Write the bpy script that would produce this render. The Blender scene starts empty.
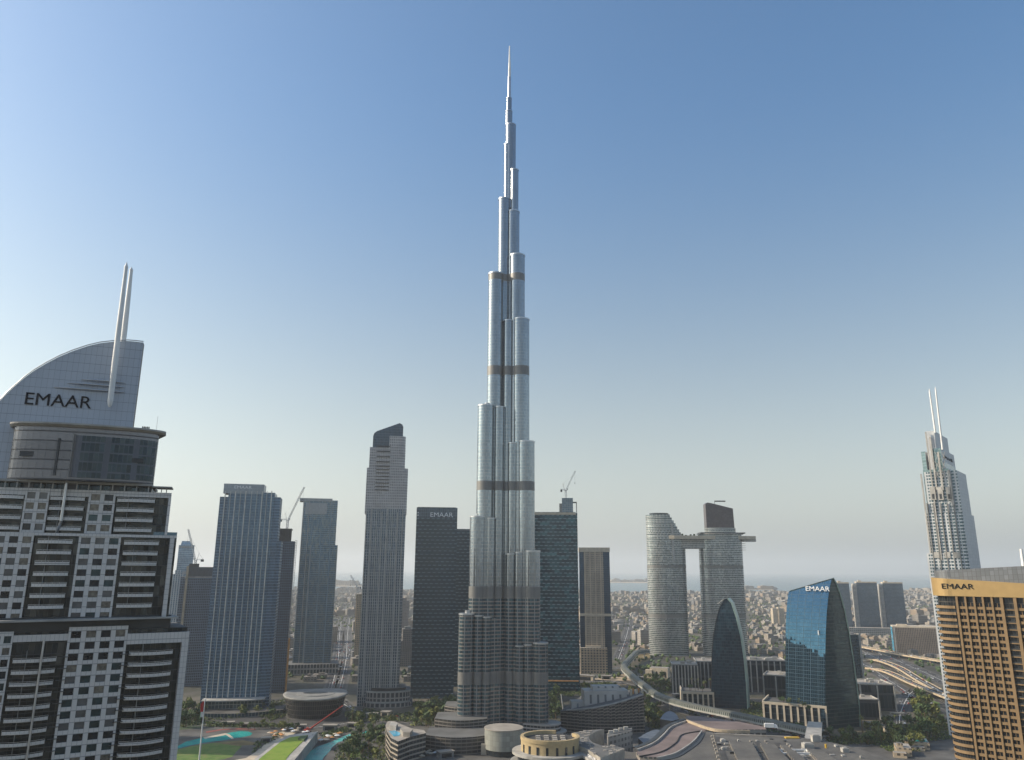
import bpy, math, random
from mathutils import Matrix, Vector, Euler
random.seed(7)
C = bpy.context.scene
COL = C.collection
rad = math.radians
# ------------------------------------------------------------------ camera, sky, sun, exposure
F, PITCH, ROLL, CAM_H = 760.0, rad(14.0), rad(0.3), 167.0
cam = bpy.data.cameras.new('camera'); camo = bpy.data.objects.new('camera', cam); COL.objects.link(camo)
cam.sensor_width = 36; cam.lens = F / 1024 * 36; cam.clip_start = 1; cam.clip_end = 120000
camo.matrix_world = Matrix.Translation((0, 0, CAM_H)) @ Matrix.Rotation(rad(90) + PITCH, 4, 'X') @ Matrix.Rotation(ROLL, 4, 'Z')
C.camera = camo
SUN_EL, SUN_AZ = rad(30), rad(86)          # azimuth measured from the view direction (+Y) to the left
sdir = Vector((-math.sin(SUN_AZ) * math.cos(SUN_EL), math.cos(SUN_AZ) * math.cos(SUN_EL), math.sin(SUN_EL)))
world = bpy.data.worlds.new('World'); C.world = world; world.use_nodes = True
wn = world.node_tree.nodes; wl = world.node_tree.links
sky = wn.new('ShaderNodeTexSky'); sky.sky_type = 'NISHITA'; sky.sun_disc = False
sky.sun_elevation = SUN_EL; sky.sun_rotation = math.atan2(sdir.x, sdir.y)
sky.air_density = 1.1; sky.dust_density = 2.6; sky.ozone_density = 2.2; sky.altitude = 150
tint = wn.new('ShaderNodeMix'); tint.data_type = 'RGBA'; tint.blend_type = 'MULTIPLY'; tint.inputs[0].default_value = 1; tint.inputs[7].default_value = (.925, 1.0, .98, 1)
# dusty air towards the horizon: the low sky loses colour, the high sky keeps it
hs = wn.new('ShaderNodeHueSaturation'); hs.inputs['Saturation'].default_value = 1.2; wl.new(sky.outputs[0], hs.inputs['Color'])
bw = wn.new('ShaderNodeRGBToBW'); wl.new(sky.outputs[0], bw.inputs[0])
dust = wn.new('ShaderNodeMix'); dust.data_type = 'RGBA'; dust.blend_type = 'MULTIPLY'; dust.inputs[0].default_value = 1; wl.new(bw.outputs[0], dust.inputs[6]); dust.inputs[7].default_value = (1.07, 1.05, 1.0, 1)
tcw = wn.new('ShaderNodeTexCoord'); sep = wn.new('ShaderNodeSeparateXYZ'); wl.new(tcw.outputs['Generated'], sep.inputs[0])
low = wn.new('ShaderNodeMapRange'); low.interpolation_type = 'SMOOTHSTEP'; wl.new(sep.outputs[2], low.inputs[0])
for i, v in enumerate((-.05, .6, .85, 0.0)): low.inputs[1 + i].default_value = v
air = wn.new('ShaderNodeMix'); air.data_type = 'RGBA'; wl.new(low.outputs[0], air.inputs[0]); wl.new(hs.outputs[0], air.inputs[6]); wl.new(dust.outputs[2], air.inputs[7])
wl.new(air.outputs[2], tint.inputs[6]); wl.new(tint.outputs[2], wn['Background'].inputs['Color']); wn['Background'].inputs['Strength'].default_value = 0.15
sun = bpy.data.lights.new('sun', 'SUN'); suno = bpy.data.objects.new('sun', sun); COL.objects.link(suno)
sun.energy = 4.4; sun.angle = rad(0.5); sun.color = (1.0, 0.85, 0.66)
suno.rotation_euler = sdir.to_track_quat('Z', 'Y').to_euler()
C.view_settings.view_transform = 'Standard'; C.view_settings.look = 'None'
C.view_settings.exposure = 0.3; C.view_settings.gamma = 1; C.view_settings.use_curve_mapping = False
HAZE_DENSITY = 6e-5
C.render.engine = 'CYCLES'
C.cycles.use_denoising = True
C.cycles.max_bounces = 6; C.cycles.diffuse_bounces = 2; C.cycles.glossy_bounces = 3; C.cycles.transmission_bounces = 2; C.cycles.volume_bounces = 1

# ------------------------------------------------------------------ measuring: a picture point to a place at a known distance
def ray(px, py):
    a = (px - 512) / F; b = (380 - py) / F
    u = a * math.cos(ROLL) - b * math.sin(ROLL); v = a * math.sin(ROLL) + b * math.cos(ROLL)
    return (u, math.cos(PITCH) - v * math.sin(PITCH), v * math.cos(PITCH) + math.sin(PITCH))
def G(px, py, z=0):
    d = ray(px, py); t = (z - CAM_H) / d[2]
    return Vector((d[0] * t, d[1] * t, z))
def A(px, py, Y):
    d = ray(px, py); t = Y / d[1]
    return Vector((d[0] * t, Y, CAM_H + d[2] * t))

class Site:
    """a vertical plane where a building front stands; q() reads positions along it and heights in metres"""
    def __init__(s, px, py, Y, rz=None):
        p = A(px, py, Y); s.o = Vector((p.x, p.y, 0))
        s.rz = -math.atan2(p.x, p.y) if rz is None else rad(rz)
        s.e = Vector((math.cos(s.rz), math.sin(s.rz), 0)); s.n = Vector((-s.e.y, s.e.x, 0))
    def q(s, px, py, d=0.0):
        r = Vector(ray(px, py)); o = s.o + s.n * d
        t = o.dot(s.n) / r.dot(s.n)
        p = r * t
        return ((p - o).dot(s.e), p.z + CAM_H)
    def x(s, px, py, d=0.0): return s.q(px, py, d)[0]
    def z(s, px, py, d=0.0): return s.q(px, py, d)[1]

# ------------------------------------------------------------------ mesh helpers
class MB:
    def __init__(s): s.v = []; s.f = []; s.uv = []; s.m = []; s.sm = []
    def face(s, pts, uv=None, m=0, smooth=False):
        i = len(s.v); s.v += [tuple(p) for p in pts]; s.f.append(tuple(range(i, i + len(pts))))
        s.uv += uv if uv else [(0.5, 0.5)] * len(pts); s.m.append(m); s.sm.append(smooth)
    def prism(s, poly, z0, z1, m=0, mt=None, bay=3.0, fl=3.6, top=None, smooth=False, cap=True, vz=None, bottom=False):
        """poly runs counter-clockwise; top = another outline for a tapered prism; uv counts bays and floors"""
        n = len(poly); tp = top or poly
        v0 = (z0 if vz is None else z0 - vz) / fl; v1 = (z1 if vz is None else z1 - vz) / fl
        if smooth:
            i0 = len(s.v)
            s.v += [(p[0], p[1], z0) for p in poly] + [(p[0], p[1], z1) for p in tp]
            per = sum(math.dist(poly[k], poly[(k + 1) % n]) for k in range(n)); nb = max(1, round(per / bay)); acc = 0
            for k in range(n):
                l = math.dist(poly[k], poly[(k + 1) % n]); ua = acc / per * nb; acc += l; ub = acc / per * nb; k2 = (k + 1) % n
                s.f.append((i0 + k, i0 + k2, i0 + n + k2, i0 + n + k)); s.uv += [(ua, v0), (ub, v0), (ub, v1), (ua, v1)]; s.m.append(m); s.sm.append(True)
        else:
            for k in range(n):
                a, b = poly[k], poly[(k + 1) % n]; c, d = tp[(k + 1) % n], tp[k]
                l = math.dist(a, b); nb = max(1, round(l / bay))
                s.face([(a[0], a[1], z0), (b[0], b[1], z0), (c[0], c[1], z1), (d[0], d[1], z1)], [(0, v0), (nb, v0), (nb, v1), (0, v1)], m)
        if cap: s.face([(p[0], p[1], z1) for p in tp], None, m if mt is None else mt)
        if bottom: s.face([(p[0], p[1], z0) for p in reversed(poly)], None, m if mt is None else mt)
    def box(s, x0, x1, y0, y1, z0, z1, m=0, mt=None, bay=3.0, fl=3.6, bottom=True, vz=None):
        s.prism([(x0, y0), (x1, y0), (x1, y1), (x0, y1)], z0, z1, m, mt, bay, fl, bottom=bottom, vz=vz)
    def obox(s, c, e, l, w, z0, z1, m=0):
        """box centred at c, long side along unit vector e"""
        e = Vector((e[0], e[1])).normalized(); n = Vector((-e.y, e.x)); c = Vector((c[0], c[1]))
        p = [c - e * l / 2 - n * w / 2, c + e * l / 2 - n * w / 2, c + e * l / 2 + n * w / 2, c - e * l / 2 + n * w / 2]
        s.prism([tuple(q) for q in p], z0, z1, m, bottom=True)
    def tube(s, p, q, r, r2=None, n=8, m=0, smooth=True):
        p = Vector(p); q = Vector(q); r2 = r if r2 is None else r2
        d = (q - p).normalized(); a = d.orthogonal().normalized(); b = d.cross(a)
        i0 = len(s.v); ring = [(a * math.cos(2 * math.pi * k / n) + b * math.sin(2 * math.pi * k / n)) for k in range(n)]
        s.v += [tuple(p + g * r) for g in ring] + [tuple(q + g * r2) for g in ring]
        for k in range(n):
            k2 = (k + 1) % n; s.f.append((i0 + k, i0 + k2, i0 + n + k2, i0 + n + k)); s.uv += [(0.5, 0.5)] * 4; s.m.append(m); s.sm.append(smooth)
        s.face([p + g * r for g in reversed(ring)], None, m); s.face([q + g * r2 for g in ring], None, m)
    def wallpoly(s, pts, y0, y1, m=0, ms=None, bay=3.0, fl=3.6):
        """outline in the x-z plane (counter-clockwise seen from -y) extruded from y0 (front) to y1"""
        uv = [(p[0] / bay, p[1] / fl) for p in pts]
        s.face([(p[0], y0, p[1]) for p in pts], uv, m)
        s.face([(p[0], y1, p[1]) for p in reversed(pts)], list(reversed(uv)), m)
        n = len(pts)
        for k in range(n):
            a, b = pts[k], pts[(k + 1) % n]
            s.face([(a[0], y1, a[1]), (b[0], y1, b[1]), (b[0], y0, b[1]), (a[0], y0, a[1])], None, m if ms is None else ms)
    def loft(s, rings, m=0, smooth=True, cap=True, mt=None, bay=3.0, fl=3.6):
        """rings of equal length, each a list of (x,y,z), bottom to top"""
        n = len(rings[0]); i0 = len(s.v)
        for r in rings: s.v += [tuple(p) for p in r]
        per = sum(math.dist(rings[0][k], rings[0][(k + 1) % n]) for k in range(n)); nb = max(1, round(per / bay))
        for j in range(len(rings) - 1):
            acc = 0
            for k in range(n):
                k2 = (k + 1) % n; l = math.dist(rings[0][k], rings[0][k2]); ua = acc / per * nb; acc += l; ub = acc / per * nb
                va = rings[j][k][2] / fl; vb = rings[j + 1][k][2] / fl
                s.f.append((i0 + j * n + k, i0 + j * n + k2, i0 + (j + 1) * n + k2, i0 + (j + 1) * n + k))
                s.uv += [(ua, va), (ub, va), (ub, vb), (ua, vb)]; s.m.append(m); s.sm.append(smooth)
        if cap: s.face(rings[-1], None, m if mt is None else mt)
    def build(s, name, mats, parent=None, link=True):
        me = bpy.data.meshes.new(name); me.from_pydata(s.v, [], s.f)
        u = me.uv_layers.new(name='UVMap'); u.data.foreach_set('uv', [c for p in s.uv for c in p])
        for m in (mats if isinstance(mats, (list, tuple)) else [mats]): me.materials.append(m)
        me.polygons.foreach_set('material_index', s.m); me.polygons.foreach_set('use_smooth', s.sm); me.update()
        o = bpy.data.objects.new(name, me)
        if link: COL.objects.link(o)
        if parent: o.parent = parent
        return o

def circle(cx, cy, r, n=20, ry=None, a0=0.0):
    ry = r if ry is None else ry
    return [(cx + r * math.cos(a0 + 2 * math.pi * k / n), cy + ry * math.sin(a0 + 2 * math.pi * k / n)) for k in range(n)]
def tag(o, label=None, cat=None, group=None, kind=None):
    if label: o['label'] = label
    if cat: o['category'] = cat
    if group: o['group'] = group
    if kind: o['kind'] = kind
    return o
def root(name, loc, rz, label, cat, group=None):
    o = bpy.data.objects.new(name, None); COL.objects.link(o); o.location = loc; o.rotation_euler = (0, 0, rz); o.empty_display_size = 5
    return tag(o, label, cat, group)
def site_root(name, s, label, cat, group=None): return root(name, s.o, s.rz, label, cat, group)
def dup(o, loc=None, rz=None, label=None, group=None, scale=None):
    r = o.copy(); COL.objects.link(r)
    if loc is not None: r.location = loc
    if rz is not None: r.rotation_euler = (0, 0, rz)
    if scale is not None: r.scale = scale
    if label: r['label'] = label
    if group: r['group'] = group
    for ch in list(o.children):
        c = ch.copy(); COL.objects.link(c); c.parent = r
        for g in list(ch.children):
            d = g.copy(); COL.objects.link(d); d.parent = c
    return r
def text(name, body, parent, loc, size, mat, xs=1.0, rz=0.0, ext=0.15, tilt=90):
    cu = bpy.data.curves.new(name, 'FONT'); cu.body = body; cu.size = size; cu.extrude = ext; cu.align_x = 'CENTER'; cu.align_y = 'CENTER'
    t = bpy.data.objects.new(name, cu); COL.objects.link(t); me = bpy.data.meshes.new_from_object(t); bpy.data.objects.remove(t); me.materials.clear(); me.materials.append(mat)
    o = bpy.data.objects.new(name, me); COL.objects.link(o); o.parent = parent
    o.location = loc; o.rotation_euler = (rad(tilt), 0, rz); o.scale = (xs, 1, 1)
    return o

# ------------------------------------------------------------------ materials
class N:
    def __init__(s, name):
        s.mat = bpy.data.materials.new(name); s.mat.use_nodes = True
        s.t = s.mat.node_tree; s.b = s.t.nodes['Principled BSDF']
    def new(s, t, **k):
        n = s.t.nodes.new('ShaderNode' + t)
        for a, b in k.items(): setattr(n, a, b)
        return n
    def link(s, a, b): s.t.links.new(a, b)
    def put(s, sock, v):
        if hasattr(v, 'is_linked') or hasattr(v, 'links'): s.t.links.new(v, sock)
        elif isinstance(v, (tuple, list)) and len(v) == 3 and sock.type == 'RGBA': sock.default_value = (*v, 1)
        else: sock.default_value = v
    def math(s, op, a, b=0.0, c=None):
        n = s.new('Math', operation=op); s.put(n.inputs[0], a); s.put(n.inputs[1], b)
        if c is not None: s.put(n.inputs[2], c)
        return n.outputs[0]
    def mix(s, f, a, b, typ='RGBA', blend='MIX'):
        n = s.new('Mix', data_type=typ)
        if typ == 'RGBA': n.blend_type = blend; i, j, k = 0, 6, 7
        else: i, j, k = 0, 2, 3
        s.put(n.inputs[i], f); s.put(n.inputs[j], a); s.put(n.inputs[k], b)
        return n.outputs[2] if typ == 'RGBA' else n.outputs[0]
    def noise(s, scale, detail=3, coord='Object'):
        tc = s.new('TexCoord'); n = s.new('TexNoise'); n.inputs['Scale'].default_value = scale; n.inputs['Detail'].default_value = detail
        s.link(tc.outputs[coord], n.inputs['Vector']); return n
    def ramp(s, fac, stops):
        r = s.new('ValToRGB'); e = r.color_ramp.elements
        while len(e) < len(stops): e.new(0.5)
        for q, (p, c) in zip(e, stops): q.position = p; q.color = (*c, 1)
        s.put(r.inputs[0], fac); return r.outputs[0]

def plain(name, col, rough=0.6, metal=0.0, var=0.25, scale=0.15, spec=0.5):
    n = N(name); z = n.noise(scale, 4)
    f = n.new('MapRange'); n.link(z.outputs[0], f.inputs[0]); f.inputs[1].default_value = 0.3; f.inputs[2].default_value = 0.7; f.inputs[3].default_value = 1 - var; f.inputs[4].default_value = 1 + var
    c = n.mix(1.0, col, f.outputs[0], blend='MULTIPLY')
    n.put(n.b.inputs['Base Color'], c); n.b.inputs['Roughness'].default_value = rough; n.b.inputs['Metallic'].default_value = metal; n.b.inputs['Specular IOR Level'].default_value = spec
    return n.mat

def facade(name, glass, frame, mw=0.15, sp=0.3, gr=0.1, metal=0.5, var=0.6, tilt=0.03, stagger=0.0, frough=0.5, fmetal=0.0, glass2=None, spcol=None, bands=(), bandcol=(.3, .25, .2), every=0, evw=0.0, dirt=0.2, dash=0.0, low=None):
    """curtain wall: uv counts bays (u) and floors (v)"""
    n = N(name)
    tc = n.new('TexCoord'); sx = n.new('SeparateXYZ'); n.link(tc.outputs['UV'], sx.inputs[0])
    u, v = sx.outputs[0], sx.outputs[1]
    fv0 = n.math('FLOOR', v)
    if stagger: u = n.math('ADD', u, n.math('MULTIPLY', n.math('MODULO', fv0, 2.0), stagger))
    fu = n.math('FRACT', u); fv = n.math('FRACT', v)
    mm = n.math('LESS_THAN', fu, mw); ms = n.math('LESS_THAN', fv, sp)
    cv = n.new('CombineXYZ'); n.link(n.math('FLOOR', u), cv.inputs[0]); n.link(fv0, cv.inputs[1])
    oi = n.new('ObjectInfo'); n.link(oi.outputs['Random'], cv.inputs[2])
    wnz = n.new('TexWhiteNoise', noise_dimensions='3D'); n.link(cv.outputs[0], wnz.inputs['Vector'])
    g2 = glass2 or tuple(min(1, c * 2.2 + 0.02) for c in glass)
    rnd = n.math('MULTIPLY', n.math('POWER', wnz.outputs['Value'], 2.0), var)
    gc = n.mix(rnd, glass, g2)
    z = n.noise(0.05, 4); zf = n.new('MapRange'); n.link(z.outputs[0], zf.inputs[0]); zf.inputs[1].default_value = .3; zf.inputs[2].default_value = .7; zf.inputs[3].default_value = 1 - dirt; zf.inputs[4].default_value = 1 + dirt
    fc = n.mix(1.0, frame, zf.outputs[0], blend='MULTIPLY')
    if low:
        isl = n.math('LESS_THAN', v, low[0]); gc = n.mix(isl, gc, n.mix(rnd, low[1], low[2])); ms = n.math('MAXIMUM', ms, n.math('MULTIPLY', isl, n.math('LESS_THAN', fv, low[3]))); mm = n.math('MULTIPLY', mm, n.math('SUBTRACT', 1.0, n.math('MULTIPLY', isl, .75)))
    if every: mm = n.math('MAXIMUM', mm, n.math('LESS_THAN', n.math('FRACT', n.math('DIVIDE', u, float(every))), evw))
    if dash:
        dm = n.math('MULTIPLY', ms, n.math('LESS_THAN', fu, dash)); col = n.mix(ms, gc, spcol); col = n.mix(dm, col, fc); mask = ms
    else:
        spc = spcol if spcol else fc
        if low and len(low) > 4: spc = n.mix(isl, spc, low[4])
        col = n.mix(ms, gc, spc)
        col = n.mix(mm, col, fc)
        mask = n.math('MAXIMUM', mm, ms)
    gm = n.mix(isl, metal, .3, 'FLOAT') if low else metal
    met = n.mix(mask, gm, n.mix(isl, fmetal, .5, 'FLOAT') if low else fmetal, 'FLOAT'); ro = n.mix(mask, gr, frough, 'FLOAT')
    if bands:
        bm = None
        for a, b in bands:
            q = n.math('MULTIPLY', n.math('GREATER_THAN', v, a), n.math('LESS_THAN', v, b))
            bm = q if bm is None else n.math('MAXIMUM', bm, q)
        lou = n.mix(n.math('LESS_THAN', n.math('FRACT', n.math('MULTIPLY', u, 1.0)), 0.35), bandcol, tuple(c * 0.6 for c in bandcol))
        col = n.mix(bm, col, lou); met = n.mix(bm, met, 0.4, 'FLOAT'); ro = n.mix(bm, ro, 0.5, 'FLOAT')
    n.put(n.b.inputs['Base Color'], col); n.put(n.b.inputs['Metallic'], met); n.put(n.b.inputs['Roughness'], ro)
    if tilt:
        ge = n.new('NewGeometry'); va = n.new('VectorMath', operation='SUBTRACT'); n.link(wnz.outputs['Color'], va.inputs[0]); va.inputs[1].default_value = (.5, .5, .5)
        vs = n.new('VectorMath', operation='SCALE'); n.link(va.outputs[0], vs.inputs[0]); n.link(n.math('MULTIPLY', n.math('SUBTRACT', 1.0, mask), tilt), vs.inputs['Scale'])
        vb = n.new('VectorMath', operation='ADD'); n.link(ge.outputs['Normal'], vb.inputs[0]); n.link(vs.outputs[0], vb.inputs[1])
        vn = n.new('VectorMath', operation='NORMALIZE'); n.link(vb.outputs[0], vn.inputs[0]); n.link(vn.outputs[0], n.b.inputs['Normal'])
    return n.mat

M = {}
M['concrete'] = plain('concrete', (.21, .21, .2), .8)
M['pale_concrete'] = plain('pale_concrete', (.35, .34, .315), .75)
M['dark_metal'] = plain('dark_metal', (.05, .055, .06), .45, .5)
M['steel'] = plain('steel', (.5, .51, .52), .35, .9, .1)
M['white_paint'] = plain('white_paint', (.72, .72, .7), .5, 0, .08)
M['roof_grey'] = plain('roof_grey', (.115, .117, .115), .85, 0, .3, .06)
M['roof_dark'] = plain('roof_dark', (.05, .05, .05), .85, 0, .3, .06)
M['roof_pale'] = plain('roof_pale', (.3, .275, .24), .8, 0, .25, .08)
M['stone'] = plain('stone', (.5, .43, .33), .8, 0, .15)
M['gold_stone'] = plain('gold_stone', (.21, .138, .068), .7, 0, .12, .3)
M['gold_metal'] = plain('gold_metal', (.4, .27, .115), .4, .3, .06, .3)
M['yellow_stone'] = plain('yellow_stone', (.4, .31, .17), .7, 0, .1, .3)
M['black_sign'] = plain('black_sign', (.01, .014, .022), .9, spec=.1)
M['white_sign'] = plain('white_sign', (.8, .8, .8), .5, 0, .02)
M['dark_glass'] = plain('dark_glass', (.03, .04, .05), .08, .4, .3, .4)
M['blue_glass'] = plain('blue_glass', (.09, .15, .2), .08, .6, .3, .2)
M['trunk'] = plain('trunk', (.12, .085, .055), .9)
M['crane_white'] = plain('crane_white', (.55, .55, .53), .5)
M['crane_red'] = plain('crane_red', (.45, .05, .03), .5)
M['orange_net'] = plain('orange_net', (.55, .25, .08), .7)
M['turquoise'] = plain('turquoise', (.03, .4, .37), .12, 0, .1, .05)
M['pool_blue'] = plain('pool_blue', (.05, .35, .55), .1)
M['grass'] = plain('grass', (.085, .16, .02), .9, 0, .3, .08)
M['grass_dry'] = plain('grass_dry', (.16, .12, .05), .9, 0, .35, .06)
M['asphalt'] = plain('asphalt', (.045, .045, .046), .85, 0, .25, .05)
M['paving'] = plain('paving', (.085, .083, .078), .85, 0, .5, .05)
M['pink_roof'] = plain('pink_roof', (.18, .14, .13), .8, 0, .2, .06)
M['kerb'] = plain('kerb', (.42, .34, .24), .8)
M['flag_red'] = plain('flag_red', (.5, .03, .03), .7); M['flag_green'] = plain('flag_green', (.02, .2, .05), .7)
for i, c in enumerate([(.055, .095, .03), (.08, .12, .03), (.04, .07, .028), (.13, .145, .035)]):
    M['leaf%d' % i] = plain('foliage_%d' % i, c, .8, 0, .45, .6)

# towers
M['addr_wall'] = facade('panelled_white_wall', (.58, .56, .54), (.26, .26, .26), .07, .06, .35, .1, .35, .01, frough=.6, glass2=(.46, .45, .44))
M['addr_glass'] = facade('balcony_glass', (.018, .028, .034), (.03, .034, .038), .06, .08, .05, .4, .9, .09, glass2=(.075, .078, .075))
M['addr_window'] = plain('window_glass', (.016, .022, .03), .05, .35, .7, .25)
M['drum'] = facade('drum_cladding', (.13, .13, .14), (.06, .06, .065), .04, .14, .25, .6, .4, .01)
M['drum_glass'] = facade('drum_glass', (.015, .03, .042), (.1, .11, .13), .1, .16, .06, .55, .6, .06, glass2=(.06, .09, .11), every=6, evw=.22)
# ------------------------------------------------------------------ air
def haze():
    n = N('haze'); n.t.nodes.remove(n.b); pv = n.new('VolumePrincipled')
    pv.inputs['Color'].default_value = (.9, .92, .93, 1); pv.inputs['Density'].default_value = HAZE_DENSITY; pv.inputs['Anisotropy'].default_value = 0.25
    n.link(pv.outputs[0], n.t.nodes['Material Output'].inputs['Volume'])
    b = MB(); b.box(-46000, 46000, -9000, 61000, -2, 900)
    o = b.build('haze', n.mat); tag(o, kind='stuff')
haze()
# ------------------------------------------------------------------ ground and sea
def ground():
    n = N('ground'); z1 = n.noise(.004, 6); z2 = n.noise(.03, 5); z3 = n.noise(.0009, 3)
    a = n.ramp(z1.outputs[0], [(.3, (.04, .04, .038)), (.45, (.07, .066, .057)), (.55, (.12, .102, .08)), (.7, (.075, .068, .055))])
    g = n.ramp(z2.outputs[0], [(.42, (1, 1, 1)), (.58, (.4, .5, .33))])
    c = n.mix(.8, a, g, blend='MULTIPLY'); n.put(n.b.inputs['Base Color'], c); n.b.inputs['Roughness'].default_value = .9
    b = MB(); b.face([(-45000, -8000, 0), (45000, -8000, 0), (45000, 60000, 0), (-45000, 60000, 0)])
    tag(b.build('ground', n.mat), kind='structure')
    s = N('sea'); w = s.noise(.004, 6); bp = s.new('Bump'); bp.inputs['Strength'].default_value = .25; bp.inputs['Distance'].default_value = 20; s.link(w.outputs[0], bp.inputs['Height']); s.link(bp.outputs[0], s.b.inputs['Normal'])
    s.put(s.b.inputs['Base Color'], (.02, .09, .12)); s.b.inputs['Roughness'].default_value = .25
    co = [G(-700, 588), G(0, 588), G(200, 589), G(330, 589.5), G(360, 589), G(420, 590), G(500, 591), G(600, 592), G(640, 592.5), G(700, 592), G(745, 591), G(772, 593), G(800, 593), G(850, 591.5), G(905, 590), G(960, 590), G(1100, 591), G(1700, 594)]
    b = MB(); b.face([(p.x, p.y, .4) for p in co] + [(44900, 10000, .4), (44900, 59900, .4), (-44900, 59900, .4), (-44900, 10000, .4)])
    tag(b.build('sea', s.mat), kind='structure')
    sand = plain('sand', (.45, .37, .27), .9)
    def isle(name, pts, lab):
        b = MB(); b.prism([tuple(G(*p)[:2]) for p in pts], .2, 2.5, bottom=False); tag(b.build(name, sand), kind='structure')
    isle('island', [(600, 582.6), (655, 583.2), (655, 580.6), (600, 580)], '')
    isle('island', [(336, 586.6), (362, 586.6), (362, 584.8), (336, 584.6)], '')
    isle('breakwater', [(742, 589.6), (773, 590), (773, 588.8), (742, 588.4)], '')
ground()
# ------------------------------------------------------------------ the tall stepped tower
FL = 3.7
def spire_tower():
    s = Site(505.2, 700, 862, 0)
    r = site_root('stepped_skyscraper', s, 'tallest silver tower with stepped rounded tiers tapering to a needle spire', 'skyscraper')
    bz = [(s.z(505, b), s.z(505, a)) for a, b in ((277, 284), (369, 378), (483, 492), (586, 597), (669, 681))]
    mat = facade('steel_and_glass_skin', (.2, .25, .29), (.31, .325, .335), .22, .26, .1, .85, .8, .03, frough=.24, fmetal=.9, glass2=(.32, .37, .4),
                 bands=[(a / FL, b / FL) for a, b in bz], bandcol=(.2, .2, .195), dirt=.12, low=(bz[3][0] / FL, (.01, .032, .052), (.05, .13, .16), .36, (.26, .25, .235)), every=5, evw=.1)  # low floors: the dark ground's reflection is put into glass and spandrel colours
    rim = M['steel']
    def wing(ang, mods):
        ca, sa = math.cos(rad(ang)), math.sin(rad(ang))
        def P(l, t): return (l * ca - t * sa, l * sa + t * ca)
        for ext, z in mods:
            w = 8.3 if z < 160 else 9.0 if z < 300 else 9.8 if z < 480 else 9.2 if z < 560 else 7.5 if z < 640 else 5 if z < 700 else 2.6
            d = max((ext - w) / .866, 0) if ang != 90 else ext
            b = MB(); rm = MB()
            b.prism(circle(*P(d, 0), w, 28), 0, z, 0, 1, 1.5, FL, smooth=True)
            rm.prism(circle(*P(d, 0), w + .35, 22), z + .02, z + 1.6)
            if d > 3:
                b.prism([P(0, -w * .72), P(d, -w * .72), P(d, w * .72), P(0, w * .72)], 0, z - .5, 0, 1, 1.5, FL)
            fl = [(w * 1.25, w * .86, w * .6, 1.5)] if z < 480 else []
            if z < 200 and d > 14: fl.append((w * 2.2, w * 1.3, w * .6, 3))
            for back, lat, rr, dz in fl:
                if d - back < -2: continue
                for sgn in (-1, 1):
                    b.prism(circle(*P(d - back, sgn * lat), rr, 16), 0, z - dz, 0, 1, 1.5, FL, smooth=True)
                    rm.prism(circle(*P(d - back, sgn * lat), rr + .25, 16), z - dz + .02, z - dz + 1.2)
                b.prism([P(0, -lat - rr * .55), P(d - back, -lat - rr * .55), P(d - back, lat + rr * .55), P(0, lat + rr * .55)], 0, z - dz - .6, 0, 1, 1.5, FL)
            if z > 120 and z < 500:                                # plant and railings on the setback
                q = P(d - w * .2, 0); rm.obox((q[0], q[1]), (ca, sa), w * .7, w * .5, z + 1.6, z + 4.5)
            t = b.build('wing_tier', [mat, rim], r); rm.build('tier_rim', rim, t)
    Lw = [(459.6, 614), (470.3, 518), (477.9, 407), (488.3, 274), (498.4, 197), (504, 141)]
    Rw = [(547.6, 643), (540, 552), (534.6, 443), (529.4, 320), (525, 255), (519.6, 210), (518.6, 168)]
    L = [(abs(s.x(x, y, -12)), s.z(x, y, -12)) for x, y in Lw]; R = [(abs(s.x(x, y, -12)), s.z(x, y, -12)) for x, y in Rw]
    wing(210, L); wing(330, R)
    wing(90, [(46, 210), (34, 300), (24, 440), (12, 560)])
    def st(x0, x1, y0, y1, n=18, k=1.0):
        a, z1 = s.q(x0, y0); c, z0 = s.q(x1, y1); cx = (a + c) / 2; rr = (c - a) / 2
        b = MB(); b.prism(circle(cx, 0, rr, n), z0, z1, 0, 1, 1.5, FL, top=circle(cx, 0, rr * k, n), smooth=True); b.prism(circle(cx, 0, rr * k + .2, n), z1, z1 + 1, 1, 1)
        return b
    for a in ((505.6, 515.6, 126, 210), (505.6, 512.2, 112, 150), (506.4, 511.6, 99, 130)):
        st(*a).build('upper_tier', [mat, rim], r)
    b = st(507.6, 511.2, 78, 112, 12, .8); b.build('spire_base', [M['steel'], rim], r)
    a, z1 = s.q(509.6, 46); c, z0 = s.q(509.4, 80)
    b = MB(); b.tube((c, 0, z0), (c + .1, 0, (z0 + z1) / 2), 1.9, 1.5, 10); b.tube((c + .1, 0, (z0 + z1) / 2), (a, 0, z1), 1.3, .6, 10)
    b.build('spire', M['white_paint'], r)
    # terraces round the foot
    pm = facade('terrace_bands', (.04, .05, .055), (.33, .31, .29), .08, .42, .15, .3, .5, .03)
    for ang, ln, w, z in ((205, 66, 15, 13), (335, 62, 15, 15), (205, 74, 19, 8), (335, 68, 19, 8), (270, 30, 26, 7)):
        ca, sa = math.cos(rad(ang)), math.sin(rad(ang))
        pts = [(ca * l - sa * t, sa * l + ca * t) for l, t in [(0, -w)] + [(ln - w + w * math.cos(q), w * math.sin(q)) for q in [rad(-90 + 18 * k) for k in range(11)]] + [(0, w)]]
        b = MB(); b.prism(pts, 0, z, 0, 1, 4, 3.4, smooth=False); b.build('podium_terrace', [pm, M['roof_pale']], r)
spire_tower()

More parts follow.
